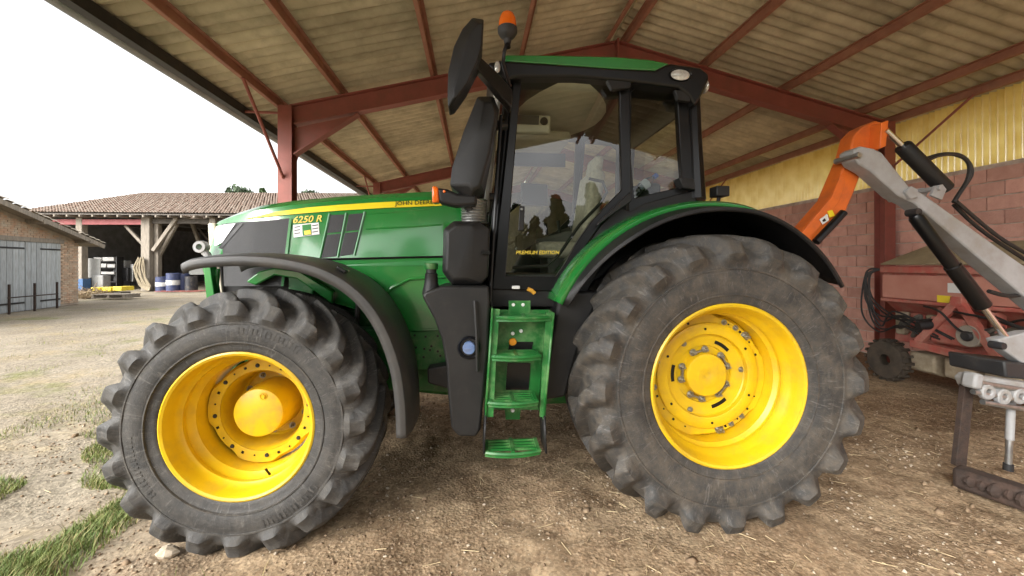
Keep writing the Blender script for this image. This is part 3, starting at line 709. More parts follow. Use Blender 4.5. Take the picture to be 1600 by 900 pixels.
mb = MB(); mb.prism([XZ(450, 425, 3.1), XZ(490, 430, 3.1), XZ(490, 560, 3.1), XZ(450, 560, 3.1)], 3.10, 3.25); mb.build('axle_bracket', GREEND, tr, bevel=.01)
mb = MB(); mb.box((-1.95, YC, .85), (.35, .75, .45)); mb.build('hitch_block', GREEND, tr, bevel=.03)
# ---------------------------------------------------------------- front fenders
def fender_front(flip):
    pts = [(283, 412), (300, 405), (330, 401), (375, 399), (420, 401), (465, 408), (505, 420), (545, 442), (580, 475), (607, 520), (626, 575), (634, 630), (636, 684)]
    P_ = pts; pts2 = []
    for i in range(len(P_)-1):
        a, b, c, d = P_[max(i-1, 0)], P_[i], P_[i+1], P_[min(i+2, len(P_)-1)]
        for k in range(5):
            t = k/5; pts2.append(tuple(.5*(2*b[j]+(c[j]-a[j])*t+(2*a[j]-5*b[j]+4*c[j]-d[j])*t*t+(3*b[j]-a[j]-3*c[j]+d[j])*t**3) for j in (0, 1)))
    pts2.append(P_[-1]); pr = [W(a, b, 2.50) for a, b in pts2]; rows = []
    cx, cz = FW[0], FW[2]
    for q in pr:
        nrm = Vector((q.x-cx, 0, q.z-cz)).normalized(); e = .03
        sec = [(-.012, -.062), (-.016, -.03), (-.008, -.006), (.012, .004), (.12, .018), (.28, .022), (.44, .018), (.55, .004), (.57, -.006), (.575, -.06)]
        rows.append([(q.x+nrm.x*o, (q.y+y) if not flip else mir(q.y+y), q.z+nrm.z*o) for y, o in sec])
    f = MB().grid(rows).build('fender', FEND, tr, solid=.008, smooth=40)
    y0 = 3.0 if not flip else mir(3.0)
    mb = MB(); mb.tube([(cx+.1, y0+(.06 if not flip else -.06), cz+.1), (cx+.50, y0+(.06 if not flip else -.06), cz+.5), (cx+.54, y0, cz+.80)], .022, 8);  mb.build('fender_bracket', DARKM, f)
    if not flip:
        for (a, b) in ((543, 424), (425, 405), (462, 411)):
            p = W(a, b, 2.66); MB().lathe([(0, .012), (.010, .01), (.012, 0)], 10, p, 'Z').build('bolt', ZINC, f)
        p = W(535, 421, 2.6); MB().box(p, (.06, .05, .02), (0, .5, 0)).build('fender_clip', BLKG, f, bevel=.004)
fender_front(False); fender_front(True)
# ---------------------------------------------------------------- tank, steps, boxes
tank = [(659, 463), (664, 456), (690, 447), (764, 447), (766, 470), (763, 540), (757, 610), (751, 672), (744, 683), (717, 683), (705, 670), (700, 620), (697, 570), (690, 530), (678, 498)]
tk = MB().prism([XZ(a, b, 2.62) for a, b in tank], [2.62]*len(tank), [3.12]*len(tank)).build('fuel_tank', BLK, tr, bevel=.028, seg=3)
c = W(674, 455, 2.74)
mb = MB(); mb.lathe([(.062, -.02), (.058, 0), (.046, .05), (.040, .10), (.042, .105), (.042, .115), (.034, .12), (.034, .145)], 24, c, 'Z'); mb.build('filler_neck', BLK, tk)
mb = MB(); mb.lathe([(.042, .145), (.044, .15), (.044, .18), (.038, .186), (0, .186)], 20, c, 'Z'); mb.build('filler_cap', GREEND, tk)
c = W(733, 543, 2.61); BLUE = M('blue_cap', (.10, .19, .40), .45, dust=.2)
mb = MB(); mb.lathe([(.066, .02), (.074, -.004), (.068, -.012), (.060, -.006), (.055, .015), (.03, .018), (0, .018)], 30, c); mb.build('cap_recess', BLKG, tk)
mb = MB(); mb.lathe([(.040, .01), (.040, -.022), (.036, -.028), (0, -.028)], 20, c); mb.box(c+Vector((0, -.032, 0)), (.056, .012, .012), (0, -.3, 0)); mb.build('blue_cap', BLUE, tk, smooth=30)
MB().prism([XZ(668, 575, 3.0), XZ(702, 569, 3.0), XZ(702, 607, 3.0), XZ(669, 598, 3.0)], 2.98, 3.3).build('battery_box', DGREY, tr, bevel=.012)
mb = MB(); mb.tube([W(742, 470, 2.60), W(745, 520, 2.585), W(746, 580, 2.60)], .012, 6); mb.build('tank_rib', BLK, tk)
# steps
YS0, YS1 = 2.50, 2.72
stp = MB().prism([XZ(777, 484, YS1), XZ(861, 484, YS1), XZ(853, 560, YS1), XZ(842, 640, YS1), XZ(770, 640, YS1), XZ(773, 560, YS1)], YS1-.004, YS1+.01).build('step_frame', GREEND, tr)
for (p, q) in (((771, 482), (760, 648)), ((865, 488), (848, 648))):
    a, b = W(*p, 2.60), W(*q, 2.58)
    rows = [[(a.x, 2.56, a.z), (a.x, YS1+.01, a.z)], [(b.x, 2.50, b.z), (b.x, YS1+.01, b.z)]]
    MB().grid(rows).build('step_cheek', GREEND, stp, solid=.012)
for (p, q, w_) in (((760, 645), (757, 700), 2.50), ((847, 645), (849, 700), 2.50)):
    a, b = W(*p, 2.55), W(*q, 2.52)
    MB().grid([[(a.x, 2.48, a.z), (a.x, 2.66, a.z)], [(b.x, 2.44, b.z), (b.x, 2.62, b.z)]]).build('step_hanger', BLK, stp, solid=.01)
for k, (x0, x1, yb) in enumerate(((776, 863, 498), (769, 846, 560), (763, 842, 633), (758, 846, 712))):
    yo = (2.53, 2.49, 2.45, 2.42)[k]; yi = yo+.19; a, b = W(x0, yb, yo), W(x1, yb, yo); w_ = b.x-a.x; mb = MB()
    n = 10
    front = [(a.x+w_*i/n, yo+.035*(2*i/n-1)**2, a.z) for i in range(n+1)]
    mb.tube(front, .011, 6); mb.box(((a.x+b.x)/2, (yo+yi)/2+.02, a.z), (.02, yi-yo, .022)); mb.box((a.x+.012, (yo+yi)/2+.02, a.z), (.02, yi-yo-.03, .026)); mb.box((b.x-.012, (yo+yi)/2+.02, a.z), (.02, yi-yo-.03, .026))
    rows = [[(x, y, a.z+.012) for x, y, z in front], [(x, y-.002, a.z-.022) for x, y, z in front]]; mb.grid(rows)
    for j in range(1, 5): mb.box(((a.x+b.x)/2, yo+.01+j*(yi-yo)/4.6+.01, a.z+.004), (w_-.03, .014, .014))
    mb.build('step', GREEND, stp)
for (x0, y0, x1, y1) in ((793, 534, 833, 551), (790, 567, 829, 609)):
    MB().prism([XZ(x0+3, y0, YS1-.006), XZ(x1, y0, YS1-.006), XZ(x1-3, y1, YS1-.006), XZ(x0, y1, YS1-.006)], YS1-.01, YS1-.005).build('step_opening', BLKG, stp)
for pl in ([(770, 483), (781, 483), (775, 560), (770, 646), (757, 646), (763, 560)], [(854, 489), (866, 489), (858, 560), (850, 646), (841, 646), (847, 560)]):
    MB().prism([XZ(a, b, 2.57) for a, b in pl], [2.575]*2+[2.55]+[2.51]*2+[2.55], [2.587]*2+[2.562]+[2.522]*2+[2.562]).build('step_flange', GREEND, stp)
c = W(801, 534, YS1-.006); MB().lathe([(0, -.016), (.022, -.016), (.026, -.010), (.026, 0)], 20, c).build('reflector', M('orange_reflector', (.85, .32, .02), .3, var=.2), stp)
for (a, b) in ((801, 521), (814, 517), (802, 476), (817, 476), (801, 641)):
    c = W(a, b, YS1-.008); mb = MB(); mb.lathe([(0, -.012), (.010, -.012), (.013, -.004), (.013, 0)], 10, c); mb.build('bolt', WHITE, stp)
MB().prism([XZ(795, 470, 2.7), XZ(829, 470, 2.7), XZ(829, 490, 2.7), XZ(795, 490, 2.7)], 2.705, 2.715).build('step_bracket', GREEND, stp)
MB().prism([XZ(788, 632, YS1), XZ(814, 632, YS1), XZ(812, 655, YS1), XZ(790, 655, YS1)], YS1-.006, YS1+.02).build('step_bracket', GREEND, stp)
# black panel between the steps and the rear wheel, and the dark floor of the cab
MB().prism([XZ(862, 455, 2.78), XZ(935, 455, 2.78), XZ(905, 520, 2.78), XZ(880, 615, 2.78), XZ(846, 620, 2.78), XZ(853, 560, 2.78), XZ(868, 470, 2.78)], 2.70, 2.95).build('mudguard', BLK, tr, bevel=.02)
MB().prism([XZ(764, 447, 2.85), XZ(905, 447, 2.85), XZ(900, 480, 2.85), XZ(764, 480, 2.85)], 2.84, mir(2.84)).build('cab_floor', BLK, tr, bevel=.01)
MB().prism([XZ(770, 478, 3.0), XZ(900, 478, 3.0), XZ(890, 600, 3.0), XZ(780, 600, 3.0)], 2.95, 3.3).build('belly_panel', DARKM, tr, bevel=.02)
mb = MB(); c = W(806, 449, 2.80); mb.box(c, (.055, .03, .022)); mb.build('cab_latch', WHITE, tr, bevel=.004)
mb = MB(); c = W(831, 454, 2.80); mb.tube([c+Vector((-.03, 0, .012)), c, c+Vector((.02, 0, -.02))], .014, 8); mb.build('cable_plug', M('amber_plastic', (.75, .38, .04), .4), tr)
# ---------------------------------------------------------------- rear fenders
def arc(rx, a0, a1, n): return [(RW[0]+rx*math.cos(R_(a0+(a1-a0)*i/n)), RW[2]+rx*math.sin(R_(a0+(a1-a0)*i/n))) for i in range(n+1)]
def rear_fender(flip):
    f_ = (lambda y: mir(y)) if flip else (lambda y: y)
    n = 40; a = [154+(38-154)*i/n for i in range(n+1)]
    def rad(t): return 1.195 if t > 80 else 1.195-.11*((80-t)/42)**1.3
    rows = []
    for t in a:
        c, s = math.cos(R_(t)), math.sin(R_(t)); r = rad(t)
        rows.append([(RW[0]+(r+o)*c, f_(y), RW[2]+(r+o)*s) for y, o in ((3.14, .01), (2.88, .012), (2.70, .006), (2.62, -.006), (2.595, -.022), (2.59, -.05))])
    fe = MB().grid([r for r, t in zip(rows, a) if t > 70]).build('fender', GREEN, tr, solid=.008, smooth=40)
    rows = []
    for t in a:
        c, s = math.cos(R_(t)), math.sin(R_(t)); r = rad(t)-.012; k = min(1, max(0, (154-t)/30)); k2 = 1 if t > 80 else 1
        yo = 2.60-.15*k
        rows.append([(RW[0]+(r+o)*c, f_(y), RW[2]+(r+o)*s) for y, o in ((3.10, -.014), (2.66, -.018), (2.60, -.03), ((2.60+yo)/2, -.045), (yo, -.058), (yo-.006, -.078), (yo+.006, -.086), (yo+.03, -.07))])
    MB().grid(rows).build('fender_flare', BLK, fe, solid=.008, smooth=40)
    rows = []
    for t in a:
        c, s = math.cos(R_(t)), math.sin(R_(t)); rows.append([(RW[0]+.55*c, f_(3.10), RW[2]+.55*s), (RW[0]+(rad(t)-.02)*c, f_(3.10), RW[2]+(rad(t)-.02)*s)])
    MB().grid(rows).build('inner_arch', BLKG, fe, solid=.01)
rear_fender(False); rear_fender(True)
# ---------------------------------------------------------------- cab
# glass leans: the sill sits further out than the roof edge
YB, YT = 2.82, 2.97; zsill, ztop = 1.5, 3.0
def cabY(z): return YB+(YT-YB)*max(0, min(1, (z-zsill)/(ztop-zsill)))**1.0
def CP(px, py, off=0):
    Y = 2.9
    for _ in range(8): Y = cabY(W(px, py, Y).z)
    return W(px, py, Y-off)
def ring(outer, inner, depth, name, mat, parent, off=0, flip=False, bevel=.006):
    """frame between two outlines with the same number of points"""
    n = len(outer); fl = (lambda v: Vector((v.x, mir(v.y), v.z))) if flip else (lambda v: v)
    o = [CP(*p, off) for p in outer]; i = [CP(*p, off) for p in inner]; D = Vector((0, depth, 0))
    vs = [fl(v) for v in o]+[fl(v) for v in i]+[fl(v+D) for v in o]+[fl(v+D) for v in i]; fs = []
    for k in range(n):
        k2 = (k+1) % n; fs += [(k, k2, n+k2, n+k), (2*n+k, 3*n+k, 3*n+k2, 2*n+k2), (k, 2*n+k, 2*n+k2, k2), (n+k, n+k2, 3*n+k2, 3*n+k)]
    return MB().add(vs, fs).build(name, mat, parent, bevel=bevel)
def pane(pts, name, parent, off=-.02, flip=False):
    v = [CP(*p, off) for p in pts]
    if flip: v = [Vector((a.x, mir(a.y), a.z)) for a in v]
    return MB().add(v, [tuple(range(len(v)))]).build(name, GLASS, parent, smooth=0)
door_o = [(803, 117), (860, 118), (960, 124), (984, 127), (987, 305), (966, 325), (938, 352), (915, 385), (897, 420), (884, 456), (769, 452), (780, 340), (793, 220)]
door_i = [(815, 126), (860, 126), (958, 131), (968, 134), (971, 297), (950, 318), (925, 345), (903, 376), (884, 410), (869, 432), (790, 432), (797, 335), (806, 220)]
for fl in (False, True):
    d = ring(door_o, door_i, .05, 'door', BLKG, tr, flip=fl)
    pane(door_i, 'door_glass', d, flip=fl)
    q_o = [(981, 131), (996, 128), (1062, 139), (1076, 150), (1080, 220), (1084, 296), (1060, 304), (1005, 320), (983, 336), (982, 240)]
    q_i = [(987, 142), (997, 135), (1050, 141), (1058, 147), (1062, 220), (1067, 288), (1056, 294), (1005, 306), (991, 310), (985, 240)]
    q = ring(q_o, q_i, .06, 'quarter_frame', BLKG, tr, off=-.012, flip=fl); pane(q_i, 'quarter_glass', q, off=-.04, flip=fl)
    # posts that join the frames to the roof
    f_ = (lambda v: Vector((v.x, mir(v.y), v.z))) if fl else (lambda v: v)
    mb = MB(); mb.tube([f_(CP(1082, 150, -.05)), f_(CP(1084, 220, -.05)), f_(CP(1088, 312, -.05))], [.055, .06, .07], 10); mb.build('cab_post', BLKG, tr)
    mb = MB(); mb.tube([f_(CP(798, 116, -.06)), f_(CP(786, 240, -.06)), f_(CP(766, 452, -.06))], .04, 10); mb.build('cab_post', BLKG, tr)
    low = [(884, 452), (899, 418), (917, 384), (940, 350), (968, 323), (984, 330), (1005, 318), (1060, 303), (1088, 297), (1089, 330), (1000, 352), (950, 400), (915, 460)]
    v0 = [f_(CP(*p, -.01)) for p in low]; v1 = [f_(CP(*p, -.01)+Vector((0, .10, 0))) for p in low]; n = len(low)
    MB().add(v0+v1, [tuple(range(n)), tuple(range(2*n-1, n-1, -1))]+[(i, n+i, n+(i+1) % n, (i+1) % n) for i in range(n)]).build('cab_quarter_panel', BLK, tr, bevel=.008)
# hinges and hinge blocks
MB().prism([XZ(946, 127, 2.93), XZ(985, 127, 2.93), XZ(983, 140, 2.93), XZ(955, 142, 2.93)], 2.90, 2.95).build('hinge', BLK, tr, bevel=.006)
MB().prism([XZ(935, 348, 2.8), XZ(984, 300, 2.8), XZ(987, 314, 2.8), XZ(960, 333, 2.8), XZ(934, 352, 2.8)], 2.79, 2.84).build('hinge', BLK, tr, bevel=.006)
for (a, b) in ((1063, 150), (1064, 290)):
    MB().prism([XZ(a-9, b-10, 2.9), XZ(a+14, b-8, 2.9), XZ(a+16, b+9, 2.9), XZ(a-3, b+6, 2.9)], 2.84+.06*(b < 200), 2.94).build('hinge', BLK, tr, bevel=.006)
mb = MB(); p = CP(815, 328, .02); mb.box(p+Vector((0, 0, -.06)), (.035, .03, .17), (0, .05, 0)); mb.lathe([(0, -.02), (.012, -.02), (.012, .02)], 10, p); mb.build('door_handle', BLK, tr, bevel=.008)
MB().lathe([(0, -.008), (.008, -.008), (.010, 0)], 10, CP(815, 327, .035)).build('lock', STEEL, tr)
put = CP(840, 394, -.015)
put_text('PREMIUM EDITION', (806, 394.5), (874, 394.5), put.y, .026, YDEC, .006, 'lettering', bold=.012, shear=.2)
# roof: green shell over black fascia
prof = [(790, 85), (860, 85.5), (962, 88), (1020, 93), (1047, 99), (1036, 106), (1025, 111), (960, 108), (860, 101), (787, 96)]
roof = MB().prism([XZ(a, b, 2.90) for a, b in prof], 2.90, mir(2.90)).build('roof', GREEN, tr, bevel=.012)
z0 = XZ(787, 85, 2.9)[1]
prof = [(762, 97), (787, 94), (860, 99), (960, 106), (1024, 109), (1037, 102), (1048, 98.5), (1095, 105), (1108, 115), (1108, 124), (1097, 150), (1086, 166), (1077, 150), (1060, 137), (988, 128), (900, 120), (812, 120), (800, 122), (790, 128), (768, 112)]
fas = MB().prism([XZ(a, b, 2.89) for a, b in prof], 2.89, mir(2.89)).build('roof_fascia', BLKG, roof, bevel=.02, seg=3)
c = W(1063, 117, 2.885); mb = MB(); mb.lathe([(0, -.012), (.045, -.010), (.064, -.002), (.068, .008)], 28, (0, 0, 0)); mb.v = [(c.x+x*1.12, c.y+y, c.z+z*.62) for x, y, z in mb.v]; mb.build('work_light', LENS, roof)
mb = MB(); mb.lathe([(.066, -.004), (.074, -.012), (.080, .0), (.08, .02)], 28); mb.v = [(c.x+x*1.12, c.y+y, c.z+z*.62) for x, y, z in mb.v]; mb.build('light_bezel', BLKG, roof)
c = W(1101, 136, 2.98); MB().ball(c, .05, 12, 8, (.5, 1, 1)).build('work_light', LENS, roof)
c = W(777, 108, 2.92); MB().ball(c, .055, 14, 8, (.55, .8, 1)).build('work_light', LENS, roof); mb = MB(); mb.tube([c+Vector((.05, .03, .0)), c+Vector((.01, .01, 0))], .062, 14); mb.build('light_bezel', BLKG, roof)
c = W(774, 142, 2.98); MB().ball(c, .035, 10, 6, (.6, .8, 1.6)).build('work_light', LENS, roof)
# windscreen and rear window, with the reflection along the windscreen edge coloured in
ws = [(CP(790, 124, -.09)), (CP(762, 440, -.09))]
a, b = ws; a2, b2 = (Vector((v.x, mir(v.y), v.z)) for v in ws)
MB().grid([[a, a.lerp(a2, .5)+Vector((-.14, 0, 0)), a2], [b, b.lerp(b2, .5)+Vector((-.14, 0, 0)), b2]]).build('windscreen', GLASS, tr, smooth=80)
mb = MB(); pp = [CP(788, 150, -.13)+Vector((-.045, 0, 0)), CP(779, 240, -.13)+Vector((-.05, 0, 0)), CP(770, 330, -.13)+Vector((-.05, 0, 0))]; mb.tube(pp, .022, 8); mb.build('windscreen_glint', M('painted_glint', (.55, .53, .48), .4), tr)  # light-grey tube painted as the bright reflection at the glass edge
rw = [CP(1080, 150, -.1), CP(1084, 300, -.1)]; a, b = rw
MB().grid([[a, Vector((a.x, mir(a.y), a.z))], [b, Vector((b.x, mir(b.y), b.z))]]).build('rear_window', GLASS, tr)
MB().box(((b.x), YC, b.z-.03), (.09, mir(b.y)-b.y, .1)).build('rear_sill', BLK, tr)
# cab interior
HEADL = M('headliner', (.55, .54, .47), .85, var=.15, bump=.2); SEATF = M('seat_fabric', (.36, .34, .28), .9, var=.3, vs=30); CON = M('console_plastic', (.16, .16, .155), .6, var=.2)
zl = XZ(900, 122, 2.95)[1]
xa, xb = XZ(800, 122, 2.95)[0], XZ(1076, 150, 2.95)[0]
hl_ = MB().grid([[(x, y, zl+.03-.05*math.cos((y-YC)*1.2)+.03*((x-xa)/(xb-xa)-.5)**2) for x in np.linspace(xa, xb, 9)] for y in np.linspace(2.99, mir(2.99), 9)]).build('headliner', HEADL, tr, solid=.02)
rp = Vector((.55, 3.55, zl-.16))
mb = MB().box((.48, 4.1, zl-.13), (.9, .50, .10)); mb.build('roof_console', HEADL, tr, bevel=.04, seg=3)
rad_ = MB().box((.42, 3.55, zl-.15), (.46, .22, .15), (.25, 0, 0)).build('radio_panel', HEADL, tr, bevel=.02)
MB().box((.42, 3.435, zl-.145), (.25, .02, .075), (.25, 0, 0)).build('radio', BLKG, rad_); 
for dx in (-.17, .17): MB().lathe([(0, -.02), (.028, -.02), (.036, 0)], 16, (.42+dx, 3.44, zl-.15)).build('air_vent', BLKG, rad_)
MB().box((.62, 3.98, zl-.34), (.55, .02, .13)).build('sun_blind', BLKG, tr)
mb = MB(); mb.box((.78, YC, 1.78), (.50, .50, .14)); mb.build('seat_cushion', SEATF, tr, bevel=.05, seg=3)
mb = MB(); mb.box((1.02, YC, 2.14), (.13, .46, .68), (0, .16, 0)); mb.build('seat_back', SEATF, tr, bevel=.05, seg=3)
mb = MB(); mb.box((1.09, YC, 2.52), (.09, .28, .2), (0, .16, 0)); mb.build('headrest', SEATF, tr, bevel=.04, seg=3)
mb = MB(); mb.box((.80, YC-.0, 1.62), (.36, .4, .26)); mb.build('seat_base', DGREY, tr, bevel=.02)
mb = MB(); mb.prism([(.02, 1.5), (.22, 1.5), (.30, 1.95), (.18, 2.05), (.03, 1.95)], YC-.11, YC+.11); mb.build('steering_column', CON, tr, bevel=.03)
mb = MB(); rings = []
cw = Vector((.26, YC, 2.10)); ax = Euler((0, R_(-38), 0)).to_matrix()
pts = [cw+ax@Vector((.2*math.cos(2*math.pi*i/28), .2*math.sin(2*math.pi*i/28), 0)) for i in range(29)]; mb.tube(pts, .015, 8)
for k in range(3): mb.beam(cw, cw+ax@Vector((.19*math.cos(2.1*k), .19*math.sin(2.1*k), 0)), .03, .012)
mb.build('steering_wheel', BLK, tr)
mb = MB(); mb.prism([(.62, 1.75), (1.2, 1.75), (1.2, 2.0), (.9, 1.98), (.6, 1.90)], YC+.3, YC+.42); mb.build('armrest_console', CON, tr, bevel=.03)
MB().prism([(.35, 1.5), (1.45, 1.5), (1.45, 2.12), (1.15, 2.10), (.8, 1.98), (.5, 1.80)], YC+.48, YC+.74).build('side_console', DGREY, tr, bevel=.04, seg=3)
for k in range(4): MB().tube([(.72+.13*k, YC+.36, 1.95), (.70+.13*k, YC+.36, 2.06+.03*(k % 2))], [.012, .02], 8).build('lever', BLK, tr)
MB().prism([(-.02, 1.5), (.14, 1.5), (.16, 1.98), (.0, 2.02)], YC-.35, YC+.45).build('dashboard', DGREY, tr, bevel=.04, seg=3)
MB().box((.30, 4.36, 2.28), (.05, .06, .9)).build('screen_post', BLK, tr); MB().box((.62, 4.20, 2.38), (.30, .04, .22), (0, 0, .3)).build('monitor', BLKG, tr, bevel=.01)
for k in range(2): MB().box((.20, 3.45+.2*k, 1.62), (.06, .09, .12), (0, .6, 0)).build('pedal', BLK, tr)
mb = MB(); mb.ball((.08, 3.2, 2.12), .085, 14, 8, (.7, .6, 1)); mb.build('display', DGREY, tr)
mb = MB(); mb.tube([CP(800, 418, -.06), CP(855, 415, -.06), CP(872, 400, -.06), CP(905, 352, -.06), CP(938, 318, -.06), CP(948, 300, -.06), CP(942, 284, -.06), CP(920, 279, -.06)], .012, 8); mb.build('grab_rail', BLKG, tr)
mb = MB(); mb.tube([(1.22, 3.2, 2.45), (1.40, 3.75, 2.95)], .022, 8); mb.build('interior_bar', BLKG, tr)
mb = MB(); mb.box((.45, 3.35, 1.56), (.8, .8, .04)); mb.build('floor_mat', DGREY, tr)
mb = MB(); mb.box((1.42, YC, 2.0), (.10, 1.1, .6)); mb.build('rear_bulkhead', DARKM, tr, bevel=.03)
mb = MB(); mb.ball((1.32, 3.2, 2.16), .16, 14, 8, (1.1, 1, .8)); jk = mb.build('jacket', M('black_cloth', (.012, .012, .014), .95, bump=.6, bs=25), None)
tag(jk, 'crumpled black jacket lying behind the seat in the tractor cab', 'jacket')
# water bottle lying behind the quarter glass
p0, p1 = W(986, 306, 3.03), W(1028, 272, 3.03); ax_ = (p1-p0).normalized(); Lb = (p1-p0).length
bot = thing('water_bottle', p0, 'clear plastic water bottle with blue cap tilted behind the cab side window', 'bottle')
CLEAR = glass('clear_plastic', (.82, .88, .90), 1.45, .12)
MB().tube([p0+ax_*Lb*t for t in (0, .03, .1, .3, .34, .38, .62, .78, .84)], [.03, .036, .038, .038, .034, .038, .038, .022, .015], 16).build('bottle_body', CLEAR, bot)
MB().tube([p0+ax_*Lb*t for t in (.84, .96)], .019, 14).build('bottle_cap', M('blue_plastic', (.03, .10, .5), .35), bot)
MB().tube([p0+ax_*Lb*t for t in (.40, .60)], .0388, 16, caps=False).build('bottle_label', M('pale_label', (.5, .58, .65), .5), bot)
# ---------------------------------------------------------------- exhaust / intake stack on the front post
def stack(front, edge, name, mat, y0, y1, ch, par, bev=.012):
    pr = [XZ(a, b, y0) for a, b in front]; return MB().prism(pr, y0, y1).build(name, mat, par, bevel=bev, seg=3)
def faceted(out, mid, y0, ymid, y1, name, par, bev=.012):
    """outline at mid depth, smaller front face: a box with sloping facets"""
    n = len(out); o = [W(*p, ymid) for p in out]; f = [W(*p, y0) for p in mid]; bk = [Vector((v.x, y1, v.z)) for v in o]
    fs = [tuple(range(n))]+[(i, n+i, n+(i+1) % n, (i+1) % n) for i in range(n)]+[(n+i, 2*n+i, 2*n+(i+1) % n, n+(i+1) % n) for i in range(n)]+[tuple(range(3*n-1, 2*n-1, -1))]
    return MB().add(f+o+bk, fs).build(name, BLK, par, bevel=bev, seg=2)
stk = faceted([(746, 150), (771, 150), (780, 172), (770, 235), (757, 303), (734, 314), (703, 290), (706, 262), (724, 205)], [(756, 160), (770, 160), (775, 178), (765, 238), (750, 290), (738, 298), (733, 288), (740, 245), (750, 200)], 2.66, 2.73, 2.98, 'exhaust_stack', tr)
faceted([(709, 345), (748, 346), (766, 357), (763, 432), (752, 445), (706, 445), (691, 425), (693, 358)], [(712, 352), (737, 352), (741, 362), (737, 425), (728, 436), (708, 436), (697, 422), (699, 362)], 2.66, 2.71, 2.98, 'stack_cover', stk)
mb = MB(); a, b = W(738, 312, 2.85), W(741, 350, 2.85); prof = []
for i in range(19): prof.append((.085+(.008 if i % 2 else 0), (b.z-a.z)*0+(a.z-b.z)*i/18))
mb.lathe(prof, 24, b, 'Z'); mb.build('bellows', STEEL, stk)
for pp_, rr_ in (([W(727, 300, 2.8), W(733, 318, 2.8), W(737, 330, 2.8)], [.06, .05, .04]), ([W(765, 308, 2.86), W(778, 308, 2.86)], .03), ([W(768, 196, 2.86), W(790, 196, 2.9)], .035)): MB().tube(pp_, rr_, 10).build('stack_bracket', BLK, stk)
mb = MB(); mb.tube([W(783, 180, 2.84), W(775, 300, 2.82), W(768, 420, 2.80), W(766, 470, 2.80), W(770, 486, 2.80)], .013, 8); mb.build('hand_rail', BLKG, tr)
mb = MB(); mb.box(W(760, 395, 2.69), (.05, .05, .02)); mb.build('stack_clip', BLKG, stk)
# indicator on its stalk
mb = MB(); c = W(700, 310, 2.74); mb.prism([XZ(683, 294, 2.74), XZ(700, 297, 2.74), XZ(716, 304, 2.74), XZ(745, 306, 2.74), XZ(745, 322, 2.74), XZ(712, 324, 2.74), XZ(686, 318, 2.74)], 2.70, 2.80); ind = mb.build('indicator', BLK, tr, bevel=.02, seg=3)
MB().prism([XZ(676, 292, 2.74), XZ(685, 293, 2.74), XZ(687, 317, 2.74), XZ(676, 318, 2.74)], 2.695, 2.805).build('indicator_lens', AMBER, ind, bevel=.012)
MB().lathe([(0, -.006), (.008, -.004), (.010, .004)], 12, W(694, 299, 2.695)).build('indicator_lamp', AMBER, ind)
# mirror with its arm, beacon
mo = [(738, 27), (756, 30), (754, 70), (746, 100), (728, 136), (708, 164), (700, 167), (699, 150), (700, 112), (709, 72), (722, 45)]
mm = [(748, 36), (755, 38), (753, 70), (745, 98), (730, 130), (714, 152), (708, 152), (708, 140), (716, 112), (726, 74), (738, 48)]
mirr = faceted(mo, mm, 2.36, 2.41, 2.56, 'mirror', tr, .008)
MB().prism([XZ(735, 104, 2.62), XZ(743, 101, 2.62), XZ(775, 120, 2.70), XZ(802, 138, 2.78), XZ(800, 166, 2.78), XZ(778, 152, 2.70), XZ(738, 118, 2.62)], [2.46, 2.46, 2.62, 2.80, 2.80, 2.62, 2.46], [2.56, 2.56, 2.74, 2.94, 2.94, 2.74, 2.56]).build('mirror_arm', BLK, mirr, bevel=.012)
c = W(793, 62, 2.78)
mb = MB(); mb.lathe([(.022, -.03), (.028, 0), (.05, .02), (.066, .045), (.068, .075), (.062, .08)], 24, c, 'Z'); bc = mb.build('beacon', DGREY, tr)
mb = MB(); mb.lathe([(.062, .075), (.062, .10), (.057, .14), (.045, .17), (.025, .187), (0, .19)], 24, c, 'Z'); mb.build('beacon_lens', AMBER, bc)
mb = MB(); mb.tube([c+Vector((0, 0, -.02)), W(788, 80, 2.78), W(786, 100, 2.80), W(793, 122, 2.86), W(797, 135, 2.90)], .013, 8); mb.tube([c+Vector((0, 0, -.055)), c+Vector((0, 0, -.035))], .022, 8); mb.build('beacon_stem', BLKG, bc)
# small lamp behind the fender
c = W(1124, 300, 2.9); mb = MB(); mb.box(c, (.10, .10, .075)); mb.tube([c, c+Vector((0, .02, -.10))], .015, 8); mb.build('rear_lamp', BLK, tr, bevel=.012)
# rear linkage under the fender
mb = MB()
for y in (3.3, 4.0):
    mb.beam((1.9, y, .75), (2.75, y, .60), .05, .10); mb.beam((1.8, y, 1.35), (2.45, y, 1.25), .05, .09); mb.tube([(2.4, y, 1.25), (2.5, y, .68)], .025, 8)
mb.build('linkage', DARKM, tr)
# ================================================================ hedge cutter behind the tractor
HYc = 3.15
hc = thing('hedge_cutter', (4.3, HYc, 0), 'hedge cutter with folded grey boom and orange arm standing behind the tractor', 'hedge cutter')
def pr(pts, Y): return [XZ(a, b, Y) for a, b in pts]
boom = MB().prism(pr([(1334, 234), (1345, 228), (1366, 232), (1378, 238), (1420, 290), (1440, 301), (1600, 415), (1700, 486), (1700, 545), (1600, 462), (1430, 318), (1405, 306), (1360, 266), (1342, 256), (1335, 246)], 3.06), 3.06, 3.20).build('boom', GREYP, hc, bevel=.012)
MB().prism(pr([(1412, 300), (1422, 291), (1432, 296), (1432, 309), (1420, 312)], 3.05), 3.035, 3.22).build('boom_lug', GREYP, boom, bevel=.008)
c = W(1340, 243, 3.05); MB().lathe([(0, -.02), (.022, -.02), (.026, -.01), (.026, .2)], 14, c).build('pivot_pin', STEEL, boom)
